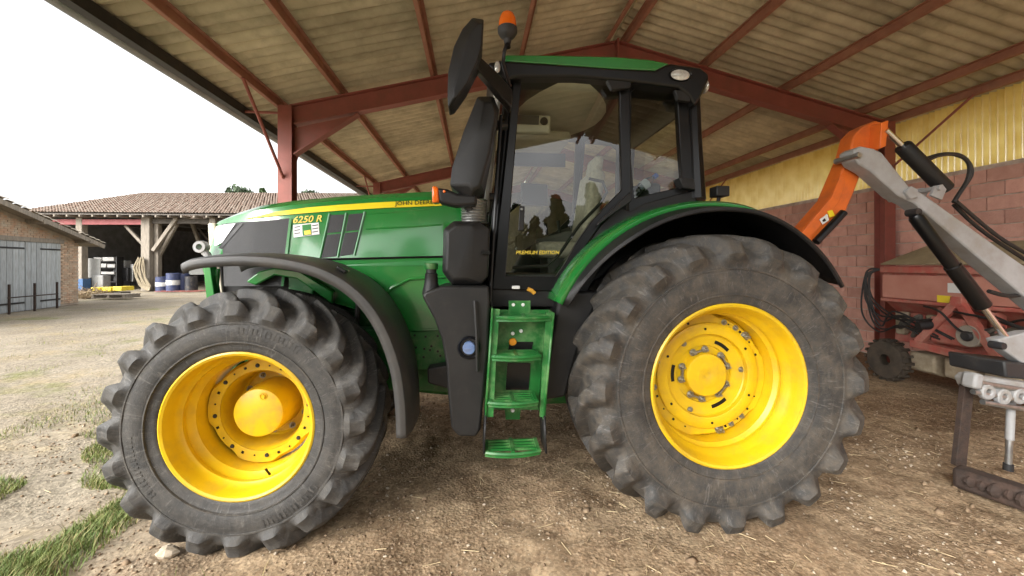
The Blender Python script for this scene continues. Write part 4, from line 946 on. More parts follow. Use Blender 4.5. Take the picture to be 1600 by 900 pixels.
# orange arm
oa = [(1372, 187), (1383, 190), (1386, 200), (1378, 232), (1350, 268), (1338, 300), (1325, 330), (1300, 348), (1268, 384), (1250, 367), (1300, 310), (1330, 240), (1338, 210), (1352, 196)]
arm = MB().prism(pr(oa, 3.20), 3.22, 3.36).build('arm', ORANGE, hc, bevel=.012)
MB().prism(pr([(1250, 368), (1300, 308), (1316, 270), (1322, 285), (1312, 315), (1262, 380)], 3.20), 3.205, 3.222).build('arm_flange', ORANGE, arm, bevel=.004)
MB().prism(pr([(1365, 196), (1376, 192), (1372, 232), (1362, 236)], 3.19), 3.12, 3.24).build('arm_bracket', ORANGE, arm, bevel=.006)
MB().tube([W(1318, 332, 3.18), W(1300, 352, 3.18), W(1275, 378, 3.18)], .032, 10).build('arm_cylinder', BLKG, arm)
MB().prism(pr([(1292, 330), (1300, 328), (1304, 337), (1296, 340)], 3.2), 3.197, 3.199).build('warning_sticker', STRIPE, arm)
MB().prism(pr([(1280, 343), (1292, 334), (1295, 344), (1285, 351)], 3.2), 3.197, 3.199).build('warning_sticker', WHITE, arm)
MB().prism(pr([(1284, 344), (1288, 341), (1290, 345), (1286, 347)], 3.2), 3.194, 3.196).build('sticker_mark', BLKG, arm)
# lift cylinders
p, q, r = W(1384, 203, 3.12), W(1410, 228, 3.12), W(1478, 296, 3.12)
cy = MB().tube([q, q.lerp(r, .02), r.lerp(q, .02), r], [.055, .062, .062, .05], 18).build('hydraulic_cylinder', BLK, hc)
MB().tube([p, q.lerp(r, .05)], .024, 12).build('piston_rod', CHROME, cy)
c = W(1466, 294, 3.04); mb = MB(); mb.prism(pr([(1455, 305), (1462, 290), (1473, 288), (1479, 296), (1472, 312)], 3.04), 3.04, 3.06); mb.prism(pr([(1455, 305), (1462, 290), (1473, 288), (1479, 296), (1472, 312)], 3.04), 3.18, 3.20); mb.tube([c+Vector((0, -.02, 0)), c+Vector((0, .2, 0))], .02, 10); mb.build('cylinder_clevis', GREYP, cy)
p, q, r = W(1428, 336, 3.02), W(1535, 478, 2.98), W(1572, 528, 2.96)
cy = MB().tube([p, p.lerp(q, .03), p.lerp(q, .55), p.lerp(q, .56), q], [.035, .05, .05, .058, .060], 18).build('hydraulic_cylinder', BLKG, hc)
MB().tube([q.lerp(p, .03), r], .024, 12).build('piston_rod', CHROME, cy)
c = W(1428, 332, 3.03); MB().lathe([(0, -.04), (.03, -.04), (.03, .05), (0, .05)], 14, c).build('pivot_pin', DARKM, cy)
# hoses
def hose(pts, r=.013, par=hc, n=24, mat=None):
    P = [Vector(p) for p in pts]; out = []
    for i in range(len(P)-1):
        a, b, c, d = P[max(i-1, 0)], P[i], P[i+1], P[min(i+2, len(P)-1)]
        for k in range(8):
            t = k/8; out.append(.5*((2*b)+(c-a)*t+(2*a-5*b+4*c-d)*t*t+(3*b-a-3*c+d)*t**3))
    out.append(P[-1]); return MB().tube(out, r, 7).build('hose', mat or HOSE, par)
hose([W(1450, 250, 3.2), W(1470, 242, 3.2), W(1497, 242, 3.2), W(1514, 256, 3.2), W(1512, 280, 3.2), W(1495, 308, 3.2), W(1490, 316, 3.2)], .017)
hose([W(1448, 247, 3.24), W(1480, 240, 3.24), W(1510, 250, 3.24), W(1518, 272, 3.24), W(1500, 300, 3.24)], .015)
hose([W(1494, 315, 3.2), W(1560, 370, 3.2), W(1620, 405, 3.2)], .016); hose([W(1490, 320, 3.24), W(1540, 365, 3.24), W(1640, 430, 3.24)], .016)
hose([W(1545, 455, 3.1), W(1575, 462, 3.1), W(1610, 458, 3.1), W(1660, 445, 3.1)], .018)
# slew base, frame with rods, prop stand
MB().prism(pr([(1555, 530), (1600, 518), (1690, 512), (1690, 590), (1600, 572), (1562, 545)], 2.95), 2.93, 3.02).build('slew_plate', GREYP, hc, bevel=.01)
MB().prism(pr([(1545, 560), (1690, 575), (1690, 600), (1548, 585)], 3.0), 2.9, 3.3).build('base_beam', DGREY, hc, bevel=.015)
c = W(1562, 540, 2.93); MB().lathe([(0, -.03), (.026, -.03), (.03, -.02), (.03, .06)], 14, c).build('pivot_pin', DARKM, hc)
mb = MB()
fr = MB().prism(pr([(1508, 592), (1516, 584), (1690, 610), (1690, 634), (1600, 616), (1514, 606)], 2.84), 2.80, 2.92).build('head_frame', GREYP, hc, bevel=.012)
for k in range(6):
    a = W(1541+k*25, 612+k*3.4+(4 if k % 2 else 0), 2.775); mb = MB(); mb.lathe([(.024, -.014), (.030, -.022), (.052, -.022), (.060, -.012), (.060, .016), (.052, .026), (.030, .026), (.024, .014), (.024, -.014)], 20, a); mb.build('link_ring', GREYP, fr)
    MB().beam(a+Vector((.05, .03, .02)), a+Vector((-.10, .03, .055)), .035, .05).build('link_bar', GREYP, fr, bevel=.01)
MB().box(W(1519, 594, 2.80), (.075, .10, .12), (0, .2, 0)).build('frame_knuckle', GREYP, fr, bevel=.02)
for k, (x0, x1, yy) in enumerate(((1518, 1700, 596), (1520, 1700, 612), (1535, 1700, 628))):
    MB().tube([W(x0, yy, 2.78), W(x1, yy+(x1-x0)*.17, 2.78)], .02, 10).build('tie_rod', STEEL, fr)
a, b = W(1580, 628, 2.84), W(1575, 735, 2.84)
sd_ = MB().tube([a, a.lerp(b, .55)], .026, 14).build('prop_stand', GREYP, hc); MB().tube([a.lerp(b, .53), a.lerp(b, .93)], .021, 12).build('stand_tube', STEEL, sd_); MB().tube([a.lerp(b, .90), b], .030, 12).build('stand_shoe', DARKM, sd_)
MB().prism(pr([(1508, 600), (1523, 604), (1510, 735), (1494, 728)], 2.86), 2.86, 2.90).build('skid_leg', RUST, hc, bevel=.004)
p = WG(1493, 748, .05); q = WG(1690, 815, .05)
sk = MB(); dirv = (q-p).normalized()
sk.beam(p+Vector((0, 0, .03)), q+Vector((0, 0, .03)), .15, .15); sk.build('skid', RUST, hc, bevel=.03)
sk = MB()
for k in range(6):
    c = p.lerp(q, .05+k*.11)+Vector((-.02, -.09, .01)); sk.ball(c+Vector((0, .0, .03)), random.uniform(.035, .07), 9, 6, (random.uniform(1, 1.8), .6, 1))
sk.build('skid_teeth', RUST, hc)
# ================================================================ red seed drill against the block wall
DX = 6.0
dr = thing('seed_drill', (6.5, 4.4, 0), 'red seed drill with dusty hopper and tangled hoses parked against the block wall', 'seed drill')
def yz(pts, X): return [(WX(a, b, X).y, WX(a, b, X).z) for a, b in pts]
def prX(pts, x0, x1):
    n = len(pts); vs = [(x0, p[0], p[1]) for p in pts]+[(x1, p[0], p[1]) for p in pts]
    return MB().add(vs, [tuple(range(n)), tuple(range(2*n-1, n-1, -1))]+[(i, n+i, n+(i+1) % n, (i+1) % n) for i in range(n)])
Y1 = WX(1380, 420, DX).y; Y0 = 2.6; z1 = WX(1380, 415, DX).z; z2 = WX(1385, 470, DX).z; z3 = WX(1400, 495, DX).z
TARP = M('dusty_cover', (.34, .28, .17), .85, col2=(.26, .21, .13), vs=5, bump=.2)
# hopper: sloping front, end plates, lid
hop = MB()
sec = [(DX, z1), (DX+.02, z2), (DX+.35, z3-.05), (DX+.75, z3-.05), (DX+1.05, z2), (DX+1.05, z1)]
hop.add([(x, Y0, z) for x, z in sec]+[(x, Y1, z) for x, z in sec], [(i, 6+i, 6+(i+1) % 6, (i+1) % 6) for i in range(6)]+[(0, 1, 2, 3, 4, 5), (11, 10, 9, 8, 7, 6)]); hp_ = hop.build('hopper', REDM, dr, bevel=.01)
lid = MB(); sec = [(DX-.03, z1+.01), (DX-.03, z1+.03), (DX+.45, z1+.30), (DX+.6, z1+.30), (DX+1.08, z1+.03), (DX+1.08, z1+.01)]
lid.add([(x, Y0, z) for x, z in sec]+[(x, Y1-.25 if 1 < i < 4 else Y1+.02, z) for i, (x, z) in enumerate(sec)], [(i, 6+i, 6+(i+1) % 6, (i+1) % 6) for i in range(6)]+[(0, 1, 2, 3, 4, 5), (11, 10, 9, 8, 7, 6)]); lid.build('hopper_cover', TARP, dr, bevel=.01)
MB().box((DX-.03, (Y0+Y1)/2, z1-.06), (.06, Y1-Y0, .09)).build('hopper_rail', REDM, hp_, bevel=.01)
MB().box((DX-.012, (Y0+Y1)/2, (z1-.13+z2+.05)/2), (.03, Y1-Y0-.03, z1-z2-.19)).build('hopper_face', M('dusty_pink_panel', (.52, .24, .18), .8, col2=(.46, .19, .14), vs=4), hp_)
MB().box((DX-.025, (Y0+Y1)/2, z2+.02), (.05, Y1-Y0, .05)).build('hopper_rail', REDM, hp_, bevel=.01)
for yy in (Y1-.75, Y1-1.3): MB().box((DX+.05, yy, z3+.04), (.14, .06, .30)).build('hopper_bracket', REDM, hp_, bevel=.008)
c = WX(1482, 467, DX); MB().box((DX-.034, c.y+.02, c.z-.01), (.006, .16, .10)).build('warning_sticker', STRIPE, hp_)
c = WX(1495, 450, DX); MB().box((DX-.036, c.y, c.z), (.006, .14, .12)).build('plate', WHITE, hp_)
# frame, A-frame headstock, gearboxes, wheels, coulters
MB().box((DX+.2, (Y0+Y1)/2, .62), (.14, Y1-Y0-.1, .14)).build('frame_beam', REDM, dr, bevel=.01)
MB().box((DX+.7, (Y0+Y1)/2, .55), (.14, Y1-Y0-.1, .14)).build('frame_beam', REDM, dr, bevel=.01)
for yy in (Y1-.25, Y1-1.25, Y0+.3): MB().box((DX+.6, yy, 1.0), (.10, .08, .85)).build('frame_upright', REDM, dr, bevel=.008)
ax0 = Y1-1.0
mb = MB(); mb.beam((DX-.12, ax0+.42, .62), (DX-.08, ax0+.02, 1.18), .07, .09); mb.beam((DX-.12, ax0-.48, .50), (DX-.08, ax0-.02, 1.18), .07, .09); mb.beam((DX-.12, ax0+.5, .60), (DX-.12, ax0-.6, .52), .08, .10); mb.box((DX-.08, ax0, 1.2), (.08, .12, .12)); mb.build('headstock', REDM, dr, bevel=.008)
mb = MB(); mb.box((DX+.05, ax0+.1, .82), (.30, .40, .34)); gb = mb.build('gearbox', REDM, dr, bevel=.03, seg=3)
c = (DX-.14, ax0-.14, .80); mb = MB(); mb.lathe([(0, -.03), (.05, -.03), (.055, .01), (.10, .012), (.12, 0), (.13, .01), (.13, .10)], 26, c, 'X'); mb.build('pulley', M('grey_casting', (.35, .32, .27), .6, dust=.4), gb)
mb = MB(); mb.lathe([(0, -.04), (.045, -.04), (.06, -.02), (.06, .0)], 18, c, 'X'); mb.build('pulley_hub', DARKM, gb)
mb = MB(); mb.tube([(DX-.25, ax0+.32, .86), (DX-.1, ax0+.28, .88), (DX+.1, ax0+.26, .88)], [.05, .07, .09], 14); mb.build('drive_shaft', DARKM, dr)
MUDR = M('muddy_rubber', (.045, .036, .027), .9, col2=(.09, .07, .05), vs=8, bump=.4)
for yy in (Y1-.12, Y0+.2):
    mb = MB(); mb.lathe([(.08, -.06), (.2, -.085), (.26, -.07), (.285, 0), (.26, .07), (.2, .085), (.08, .06)], 26, (DX-.05, yy, .285), 'X')
    for k in range(18):
        a = 2*math.pi*k/18; mb.box((DX-.05, yy+.285*math.cos(a), .285+.285*math.sin(a)), (.15, .03, .035), (a, 0, 0))
    mb.build('wheel', MUDR, dr)
CAST = M('muddy_casting', (.46, .39, .28), .85, col2=(.30, .24, .16), vs=9, bump=.4)
for k in range(5):
    yy = Y1-.5-k*.42; mb = MB(); mb.prism([(DX+.02, .22), (DX+.2, .16), (DX+.42, .22), (DX+.42, .46), (DX+.02, .46)], yy-.16, yy+.16); mb.build('rotor_housing', CAST, dr, bevel=.03, seg=3)
for k in range(5):
    yy = Y1-.18-k*.2; MB().prism([(DX+.06, .66), (DX+.16, .66), (DX+.18, .98), (DX+.05, .98)], yy-.06, yy+.06).build('metering_box', (CAST, REDM)[k % 2], dr, bevel=.02)
for k in range(9):
    y = Y1-.25-k*.17; x = DX-.02; j = random.uniform
    hose([(x+.1, y, z3+.02), (x-.03, y-.06+j(-.05, .05), z3-.12+j(-.05, .05)), (x-.02, y-.2+j(-.1, .1), .90+j(-.1, .1)), (x+.05, y-.15+j(-.1, .1), .66)], .024, dr, mat=M('grey_hose', (.13, .12, .10), .7) if k == 0 else bpy.data.materials['grey_hose'])
for k in range(7):     # loops hanging off the hopper end
    j = random.uniform; yy = Y1+.02+j(-.02, .05)
    hose([(DX+.0, yy-.02, z1-.05), (DX-.08, yy+.08+j(0, .06), z1-.12+j(-.04, .04)), (DX-.10, yy+.10+j(-.04, .08), z1-.4-.05*k), (DX-.06, yy-.05, z1-.62-.06*k+j(-.03, .03)), (DX-.12, yy-.3-j(0, .4), .75+j(0, .25)), (DX-.1, yy-.6-j(0, .5), .7+j(0, .3))], .012, dr)
for k in range(6):
    j = random.uniform; y = Y1-.9-k*.28
    hose([(DX-.06, y+.3, 1.05+j(-.1, .1)), (DX-.14, y+.05, 1.0+j(-.15, .1)), (DX-.14, y-.2, .85+j(-.1, .2)), (DX-.05, y-.45, 1.0+j(-.1, .1))], .014, dr)
# loose tyre-shaped clod and spare coil of hose under the drill
# ================================================================ stones, straw and grass on the ground
def gh(x, y): return float(gheight(np.array([x]), np.array([y]))[0])
def scatter_stones(N, xr, yr, rmin, rmax, pw, seed, name, mat, label, lift=.2):
    """many small angular stones in one mesh; they gather in patches"""
    rg = np.random.default_rng(seed); x = rg.uniform(*xr, N); y = yr[0]+rg.random(N)**1.6*(yr[1]-yr[0])
    k = (vnoise(x*1.5, y*1.5, seed)*.65+vnoise(x*5, y*5, seed+1)*.35); keep = rg.random(N) < np.clip((k-.40)*3.2, .03, 1); x, y = x[keep], y[keep]; n = len(x)
    r = rmin+(rmax-rmin)*rg.random(n)**pw; z = gheight(x, y)+r*lift
    base = np.array([(1, 0, 0), (-1, 0, 0), (0, 1, 0), (0, -1, 0), (.1, .1, .8), (0, 0, -.8), (.7, .7, .3), (-.7, -.6, .3)]); fc = np.array([(0, 6, 4), (6, 2, 4), (2, 1, 4), (1, 7, 4), (7, 3, 4), (3, 0, 4), (6, 0, 5), (2, 6, 5), (1, 2, 5), (7, 1, 5), (3, 7, 5), (0, 3, 5)])
    v = base[None]*rg.uniform(.65, 1.25, (n, 8, 3))*r[:, None, None]*rg.uniform(.7, 1.35, (n, 1, 3))
    a = rg.uniform(0, 6.28, n); c, s_ = np.cos(a)[:, None], np.sin(a)[:, None]; vx = v[..., 0]*c-v[..., 1]*s_; vy = v[..., 0]*s_+v[..., 1]*c
    t = rg.uniform(-.7, .7, n); c, s_ = np.cos(t)[:, None], np.sin(t)[:, None]; vy2 = vy*c-v[..., 2]*s_; vz = vy*s_+v[..., 2]*c
    co = np.stack([vx+x[:, None], vy2+y[:, None], vz+z[:, None]], -1).reshape(-1, 3); F = (fc[None]+(np.arange(n)*8)[:, None, None]).reshape(-1, 3)
    me = bpy.data.meshes.new(name); me.vertices.add(len(co)); me.vertices.foreach_set('co', co.astype(np.float32).ravel()); me.loops.add(F.size); me.loops.foreach_set('vertex_index', F.ravel().astype(np.int32)); me.polygons.add(len(F)); me.polygons.foreach_set('loop_start', (np.arange(len(F))*3).astype(np.int32)); me.update(); me.validate(); me.materials.append(mat)
    o = place(name, me); o['kind'] = 'stuff'; tag(o, label, name)
STN1 = M('stone_brown', (.30, .215, .135), .9, col2=(.17, .115, .07), vs=25); STN2 = M('stone_pale', (.52, .45, .35), .9, col2=(.30, .24, .17), vs=25)
scatter_stones(42000, (-4.6, 6.2), (1.35, 7), .003, .012, 3, 21, 'gravel', STN1, 'loose brown gravel strewn over the earth floor')
scatter_stones(13000, (-4.6, 5.0), (1.35, 6), .003, .013, 3.2, 57, 'gravel', STN2, 'loose pale gravel gathered in patches on the earth floor')
scatter_stones(1500, (-4.2, 6.2), (1.5, 6.5), .012, .030, 2.5, 83, 'clods', STN1, 'small earth clods lying about on the shed floor', .1)
def rock(px, py, r, sc, label):
    c = WG(px, py); mb = MB(); mb.ball((0, 0, 0), r, 9, 6, sc); mb.v = [(c.x+x*random.uniform(.8, 1.2), c.y+y*random.uniform(.8, 1.2), gh(c.x, c.y)+r*sc[2]*.55+z*random.uniform(.8, 1.2)) for x, y, z in mb.v]
    bm = bmesh.new(); me = mb.mesh('stone', STN2, 0); bm.from_mesh(me); bmesh.ops.remove_doubles(bm, verts=bm.verts, dist=.012); bm.to_mesh(me); bm.free(); tag(place('stone', me), label, 'stone')
rock(262, 866, .045, (1.3, 1, .7), 'pale stone lying against the foot of the front tyre')
STRAW = M('dry_straw', (.52, .42, .25), .85, col2=(.36, .28, .16), vs=15)
mb = MB()
N = 2000; xs = RNG.uniform(-3.8, 6.5, N); ys = 1.4+RNG.random(N)**1.4*6; hs = gheight(xs, ys)
for x, y, z in zip(xs, ys, hs):
    w_ = float(vnoise(np.array([x*.8]), np.array([y*.8]), 5)[0])
    if random.random() > (.25 if x < .5 else .9)*w_*1.6: continue
    l = random.uniform(.015, .11); a = random.random()*6.28; d = Vector((math.cos(a)*l, math.sin(a)*l, random.uniform(0, .012))); s = Vector((-math.sin(a), math.cos(a), 0))*.0018
    p = Vector((x, y, z+.006)); mb.add([p-s, p+s, p+d+s, p+d-s, p+Vector((0, 0, .003)), p+d+Vector((0, 0, .003))], [(0, 1, 5-1), (0, 4, 5, 3), (4, 1, 2, 5)])
tag(mb.build('straw', STRAW, smooth=0, kind='stuff'), 'dry straw bits scattered over the earth floor', 'straw')
# debris pile patches: chaff behind the front wheel
GRASS = M('grass_blade', (.10, .17, .035), .7, col2=(.20, .23, .06), vs=5, var=.3); GDRY = M('dry_grass', (.40, .33, .16), .85, col2=(.26, .24, .09), vs=4)
g1, g2 = MB(), MB()
def blade(mb, x, y, z, h, lean):
    a = random.random()*6.28; w_ = random.uniform(.0013, .0032); s = Vector((math.cos(a), math.sin(a), 0))*w_; l = Vector((math.cos(a+1.3), math.sin(a+1.3), 0))*lean*h; p = Vector((x, y, z-.005))
    m1 = p+l*.35+Vector((0, 0, h*.55)); t = p+l+Vector((0, 0, h*.92)); mb.add([p-s, p+s, m1+s*.8, m1-s*.8, t], [(0, 1, 2, 3), (3, 2, 4)])
def strip(xc, y0, y1, wid, n, hmin, hmax, thr, dryp):
    for _ in range(n):
        y = random.uniform(y0, y1); x = xc+random.gauss(0, wid)*(1 if random.random() < .72 else 2.6)+.15*math.sin(y*1.1)+.2*(float(vnoise(np.array([y*1.7]), np.array([0.5]), 12)[0])-.5)
        k = float(vnoise(np.array([x*2.2]), np.array([y*2.2]), 33)[0])
        if k < thr: continue
        # not under the front tyre
        if -2.15 < x < -.55 and y > 2.3: continue
        h = random.uniform(hmin, hmax)*(.6+k*.7); blade(g2 if random.random() < dryp else g1, x, y, gh(x, y), h, random.uniform(.2, 1.0))
strip(-2.52, 1.9, 3.5, .16, 16000, .015, .10, .34, .22); strip(-3.25, 2.4, 5.2, .18, 16000, .015, .085, .36, .3)
strip(-4.4, 3.4, 9, .5, 11000, .015, .05, .50, .45); strip(-7, 7, 18, 1.6, 7000, .03, .07, .58, .5)
tag(g1.build('grass', GRASS, smooth=0, kind='stuff'), 'green grass tufts along the drip line of the shed roof', 'grass'); tag(g2.build('dry_grass', GDRY, smooth=0, kind='stuff'), 'dry yellow grass blades among the green tufts', 'dry grass')
# ================================================================ yard: old tiled barn, brick store, clutter, trees
TILE = M('clay_canal_tile', (.32, .205, .155), .9, col2=(.50, .43, .35), vs=5, dust=.4, dcol=(.20, .12, .09), ds=9, det=3)
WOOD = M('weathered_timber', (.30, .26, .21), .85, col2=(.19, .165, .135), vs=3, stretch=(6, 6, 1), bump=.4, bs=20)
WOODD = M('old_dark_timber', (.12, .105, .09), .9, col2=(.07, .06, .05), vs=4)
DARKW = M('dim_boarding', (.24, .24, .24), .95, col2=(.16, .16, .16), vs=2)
def yard(name, label, cat, u, d, rz=0, group=None):
    p = ray(0, 0); loc = Vector((u*CA+d*SA, -u*SA+d*CA, 0)); return thing(name, loc, label, cat, -A+rz, group)
def tiled_roof(p00, p10, p01, p11, cols, rows):
    """canal tiles: half-round ribs down the slope with stepped courses; p0x eave, p1x ridge"""
    p00, p10, p01, p11 = map(Vector, (p00, p10, p01, p11)); mb = MB(); n = (p01-p00).cross(p10-p00).normalized()
    if n.z < 0: n = -n
    per = 5
    for r in range(rows):
        ra = []
        for e in (0, 1):
            row = []; v = (r+e)/rows
            for c in range(cols*per+1):
                u = c/(cols*per); ph = (c % per)/per; q = (p00.lerp(p01, u)).lerp(p10.lerp(p11, u), v)
                cc = c//per; jit = .5*((cc*7919+r*104729) % 97)/97
                row.append(q+n*(.055*abs(math.sin(math.pi*ph))+.05*(1-e)+.035*jit))
            ra.append(row)
        mb.grid(ra)
    return mb
D0 = 26.0
bu0 = UD(40, 0, D0).x; bu1 = -4.0
barn = yard('barn', 'long old barn with clay tiled roof and open timber front across the yard', 'barn', -20, D0)
u_ = lambda u: u+20      # local coordinates of the barn: u along the front, d behind the front
ze = UD(0, 332, D0).z; zrg = UD(0, 302, 34).z; zt = ze+.0
rf = tiled_roof((u_(bu0), -.7, ze-.08), (u_(bu0+.4), 8, zrg), (u_(bu1), -.7, ze-.28), (u_(bu1), 8, zrg-.05), 135, 26); rf = rf.build('roof', TILE, barn, True, smooth=50, solid=0)
MB().add([(u_(bu0), 8, zrg-.05), (u_(bu1), 8, zrg-.1), (u_(bu1), 16.5, ze), (u_(bu0), 16.5, ze)], [(0, 1, 2, 3)]).build('roof_back', TILE, rf, True, solid=.05)
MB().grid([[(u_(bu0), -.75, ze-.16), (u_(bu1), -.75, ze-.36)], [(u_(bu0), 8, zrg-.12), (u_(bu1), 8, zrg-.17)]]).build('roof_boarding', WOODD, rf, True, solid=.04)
for k in range(34):
    uu = bu0+.4+k*.78; MB().box((u_(uu), -.5, ze-.27-.006*k), (.1, .7, .12)).build('rafter_tail', WOOD, rf, True)
posts = [(UD(231, 0, D0).x, .55), (UD(335, 0, D0).x, .4), (UD(128, 0, D0).x, .4), (UD(440, 0, D0).x, .4), (bu0+.3, .5)]
for (uu, w_) in posts:
    MB().box((u_(uu), 0, (ze-.3)/2), (w_, .4, ze-.3)).build('post', WOOD, barn, True, bevel=.03)
MB().box((u_(posts[0][0])+.43, .25, (ze-.3)/2), (.26, .3, ze-.3)).build('post', WOOD, barn, True, bevel=.02)
def brace(p, q, w_=.2, par=barn, mat=WOOD, name='brace'): return MB().beam(p, q, w_, w_).build(name, mat, par, True)
pu = u_(posts[0][0])
brace((pu+.4, -.05, 2.55), (pu+1.9, -.05, ze-.35)); brace((pu+.45, .3, 2.2), (pu+1.8, .3, ze-.35), .16)
brace((pu-.4, .2, 2.9), (pu-1.6, .2, ze-.8), .16)
tb = MB().box(((u_(bu0)+pu)/2, -.08, ze-.62), (pu-u_(bu0), .2, .32)).build('tie_beam', M('faded_red_steel', (.36, .085, .085), .6), barn, True)
MB().box(((pu+u_(bu1))/2, .1, ze-.55), (u_(bu1)-pu, .25, .3)).build('tie_beam', WOODD, barn, True)
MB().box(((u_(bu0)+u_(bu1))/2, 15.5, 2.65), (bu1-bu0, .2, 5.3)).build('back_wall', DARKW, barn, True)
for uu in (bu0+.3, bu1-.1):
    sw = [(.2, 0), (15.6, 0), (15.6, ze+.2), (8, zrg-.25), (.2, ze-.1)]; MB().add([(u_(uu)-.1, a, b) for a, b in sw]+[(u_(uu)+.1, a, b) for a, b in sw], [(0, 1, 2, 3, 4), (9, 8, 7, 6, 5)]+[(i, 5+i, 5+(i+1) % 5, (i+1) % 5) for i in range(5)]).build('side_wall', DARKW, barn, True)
for k in range(6):
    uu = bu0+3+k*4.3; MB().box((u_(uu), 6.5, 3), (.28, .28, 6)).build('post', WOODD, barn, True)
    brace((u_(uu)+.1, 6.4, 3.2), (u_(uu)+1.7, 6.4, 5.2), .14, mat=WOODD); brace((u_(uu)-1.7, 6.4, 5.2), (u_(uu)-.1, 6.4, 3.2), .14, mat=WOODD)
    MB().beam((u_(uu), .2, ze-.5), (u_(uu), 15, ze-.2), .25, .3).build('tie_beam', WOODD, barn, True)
brace((u_(UD(300, 0, 29).x), 3, 4.6), (u_(UD(318, 0, 29).x), 3, 2.4), .18); 
# rope coil hanging on the barn post
ROPE = M('pale_rope', (.30, .25, .17), .9, bump=.6, bs=60)
rc = yard('rope_hank', 'thick pale rope hank hanging on the big timber post of the barn', 'rope', posts[0][0], D0-.32)
for k in range(9):
    dx = -.42+.085*k; zt_ = 2.0+.04*math.sin(k*2); MB().tube([(dx*.55-.08, -.03*(k % 3), zt_+.1), (dx-.12, -.08-.05*(k % 2), 1.5), (dx+.04, -.1-.04*(k % 3), .9), (dx+.30, -.12, .35), (dx*.5+.55, -.12-.03*k, .05)], .036, 7).build('rope', ROPE, rc, True)
# oil drums and crates in the barn mouth
DB = M('blue_drum', (.035, .05, .13), .55, dust=.35, dcol=(.16, .15, .14)); DW = M('white_drum', (.62, .62, .60), .5, dust=.3); DBK = M('black_drum', (.025, .025, .03), .5, dust=.3)
def drum(px, d, h, r, mid, label, body=DB):
    u = UD(px, 0, d).x; t = yard('oil_drum', label, 'drum', u, d)
    b = MB(); b.lathe([(0, .01), (r, .01), (r+.012, .02), (r, .03), (r, h*.33), (r+.015, h*.34), (r, h*.35), (r, h*.65), (r+.015, h*.66), (r, h*.67), (r, h-.02), (r+.012, h-.01), (r, h), (r-.03, h-.02), (0, h-.02)], 24, axis='Z'); b.build('drum_body', body, t, True)
    if mid: MB().lathe([(r+.006, h*.37), (r+.006, h*.63)], 24, axis='Z').build('drum_band', DW, t, True)
    return t
drum(254, 25.3, .92, .34, True, 'blue drum with white label band, shortest of the drums by the barn post')
drum(271, 25.2, 1.15, .36, True, 'tall blue drum with broad white label band among the drums by the barn post')
drum(286, 25.6, 1.1, .33, False, 'plain blue drum behind the white banded drums by the barn post')
drum(299, 25.4, .95, .33, False, 'black drum at the outer end of the drums by the barn post', DBK)
p_ = yard('pallet', 'low reddish pallet under the row of drums', 'pallet', UD(280, 0, 25).x, 25.1)
for k in range(4): MB().box((0, -.3+k*.25, .06), (2.6, .12, .03)).build('slat', REDS, p_, True)
# clutter under the barn roof, left bay
def yb(name, label, cat, px, d, parts, z=0, group=None):
    t = yard(name, label, cat, UD(px, 0, d).x, d, group=group); t.location.z = z
    for (nm, m, c, dm) in parts: MB().box(c, dm).build(nm, m, t, True, bevel=.015)
    return t
GB = M('grey_board', (.30, .30, .285), .7, var=.15)
yb('panel', 'large pale grey panel leaning in the barn beside the shelving', 'panel', 146, 26.5, [('board', GB, (0, 0, 1.45), (.95, .05, 1.25)), ('leg', DARKM, (-.3, .05, .45), (.06, .06, .9)), ('leg', DARKM, (.3, .05, .45), (.06, .06, .9))])
GB2 = M('dull_white_card', (.48, .47, .44), .7)
sh = yb('shelving', 'dark shelving rack in the barn loaded with white boxes', 'shelf', 170, 28, [('upright', DARKM, (-.75, 0, 1.1), (.07, .5, 2.2)), ('upright', DARKM, (.75, 0, 1.1), (.07, .5, 2.2))]+[('shelf_board', DARKM, (0, 0, z), (1.5, .5, .05)) for z in (.5, 1.0, 1.45, 1.9)])
for i, (dx, z, w_, h) in enumerate(((-.45, 1.93, .5, .2), (.25, 1.93, .75, .22), (-.3, 1.48, .8, .24), (.45, 1.48, .5, .2), (.1, 1.03, 1.1, .14))):
    sides = ['left end of the top shelf', 'right end of the top shelf', 'left end of the second shelf', 'right end of the second shelf', 'middle shelf under the stacked boxes']
    t = yard('storage_box', 'white box on the '+sides[i]+' of the barn rack', 'box', UD(170, 0, 28).x+dx, 27.9); t.location.z = z
    MB().box((0, 0, h/2), (w_, .4, h)).build('carton', GB2, t, True, bevel=.01); MB().box((0, 0, h+.008), (w_+.02, .42, .016)).build('lid', WHITE, t, True)
yb('water_tank', 'blue plastic tank on the barn floor behind the brick store corner', 'tank', 129, 26, [('tank_body', M('blue_tank', (.04, .11, .25), .5), (0, 0, .40), (.55, .5, .75)), ('tank_lid', DARKM, (0, 0, .89), (.3, .3, .05))])
yb('cabinet', 'low grey metal cabinet on the barn floor below the shelving', 'cabinet', 158, 26.6, [('cabinet_body', GREYP, (0, 0, .5), (.75, .5, .95)), ('cabinet_door', GB, (-.18, -.255, .5), (.34, .02, .85)), ('cabinet_door', GB, (.18, -.255, .5), (.34, .02, .85))])
yb('machine', 'dark upright farm machine standing in the barn left of the timber post', 'machine', 196, 28.5, [('machine_body', DARKM, (0, 0, 1.0), (1.0, .7, .9)), ('hopper', GREYP, (-.1, 0, 1.7), (.6, .5, .5)), ('leg', DARKM, (-.4, 0, .3), (.1, .1, .6)), ('leg', DARKM, (.4, 0, .3), (.1, .1, .6)), ('spout', STEEL, (.6, -.1, 1.1), (.2, .15, 1.2))])
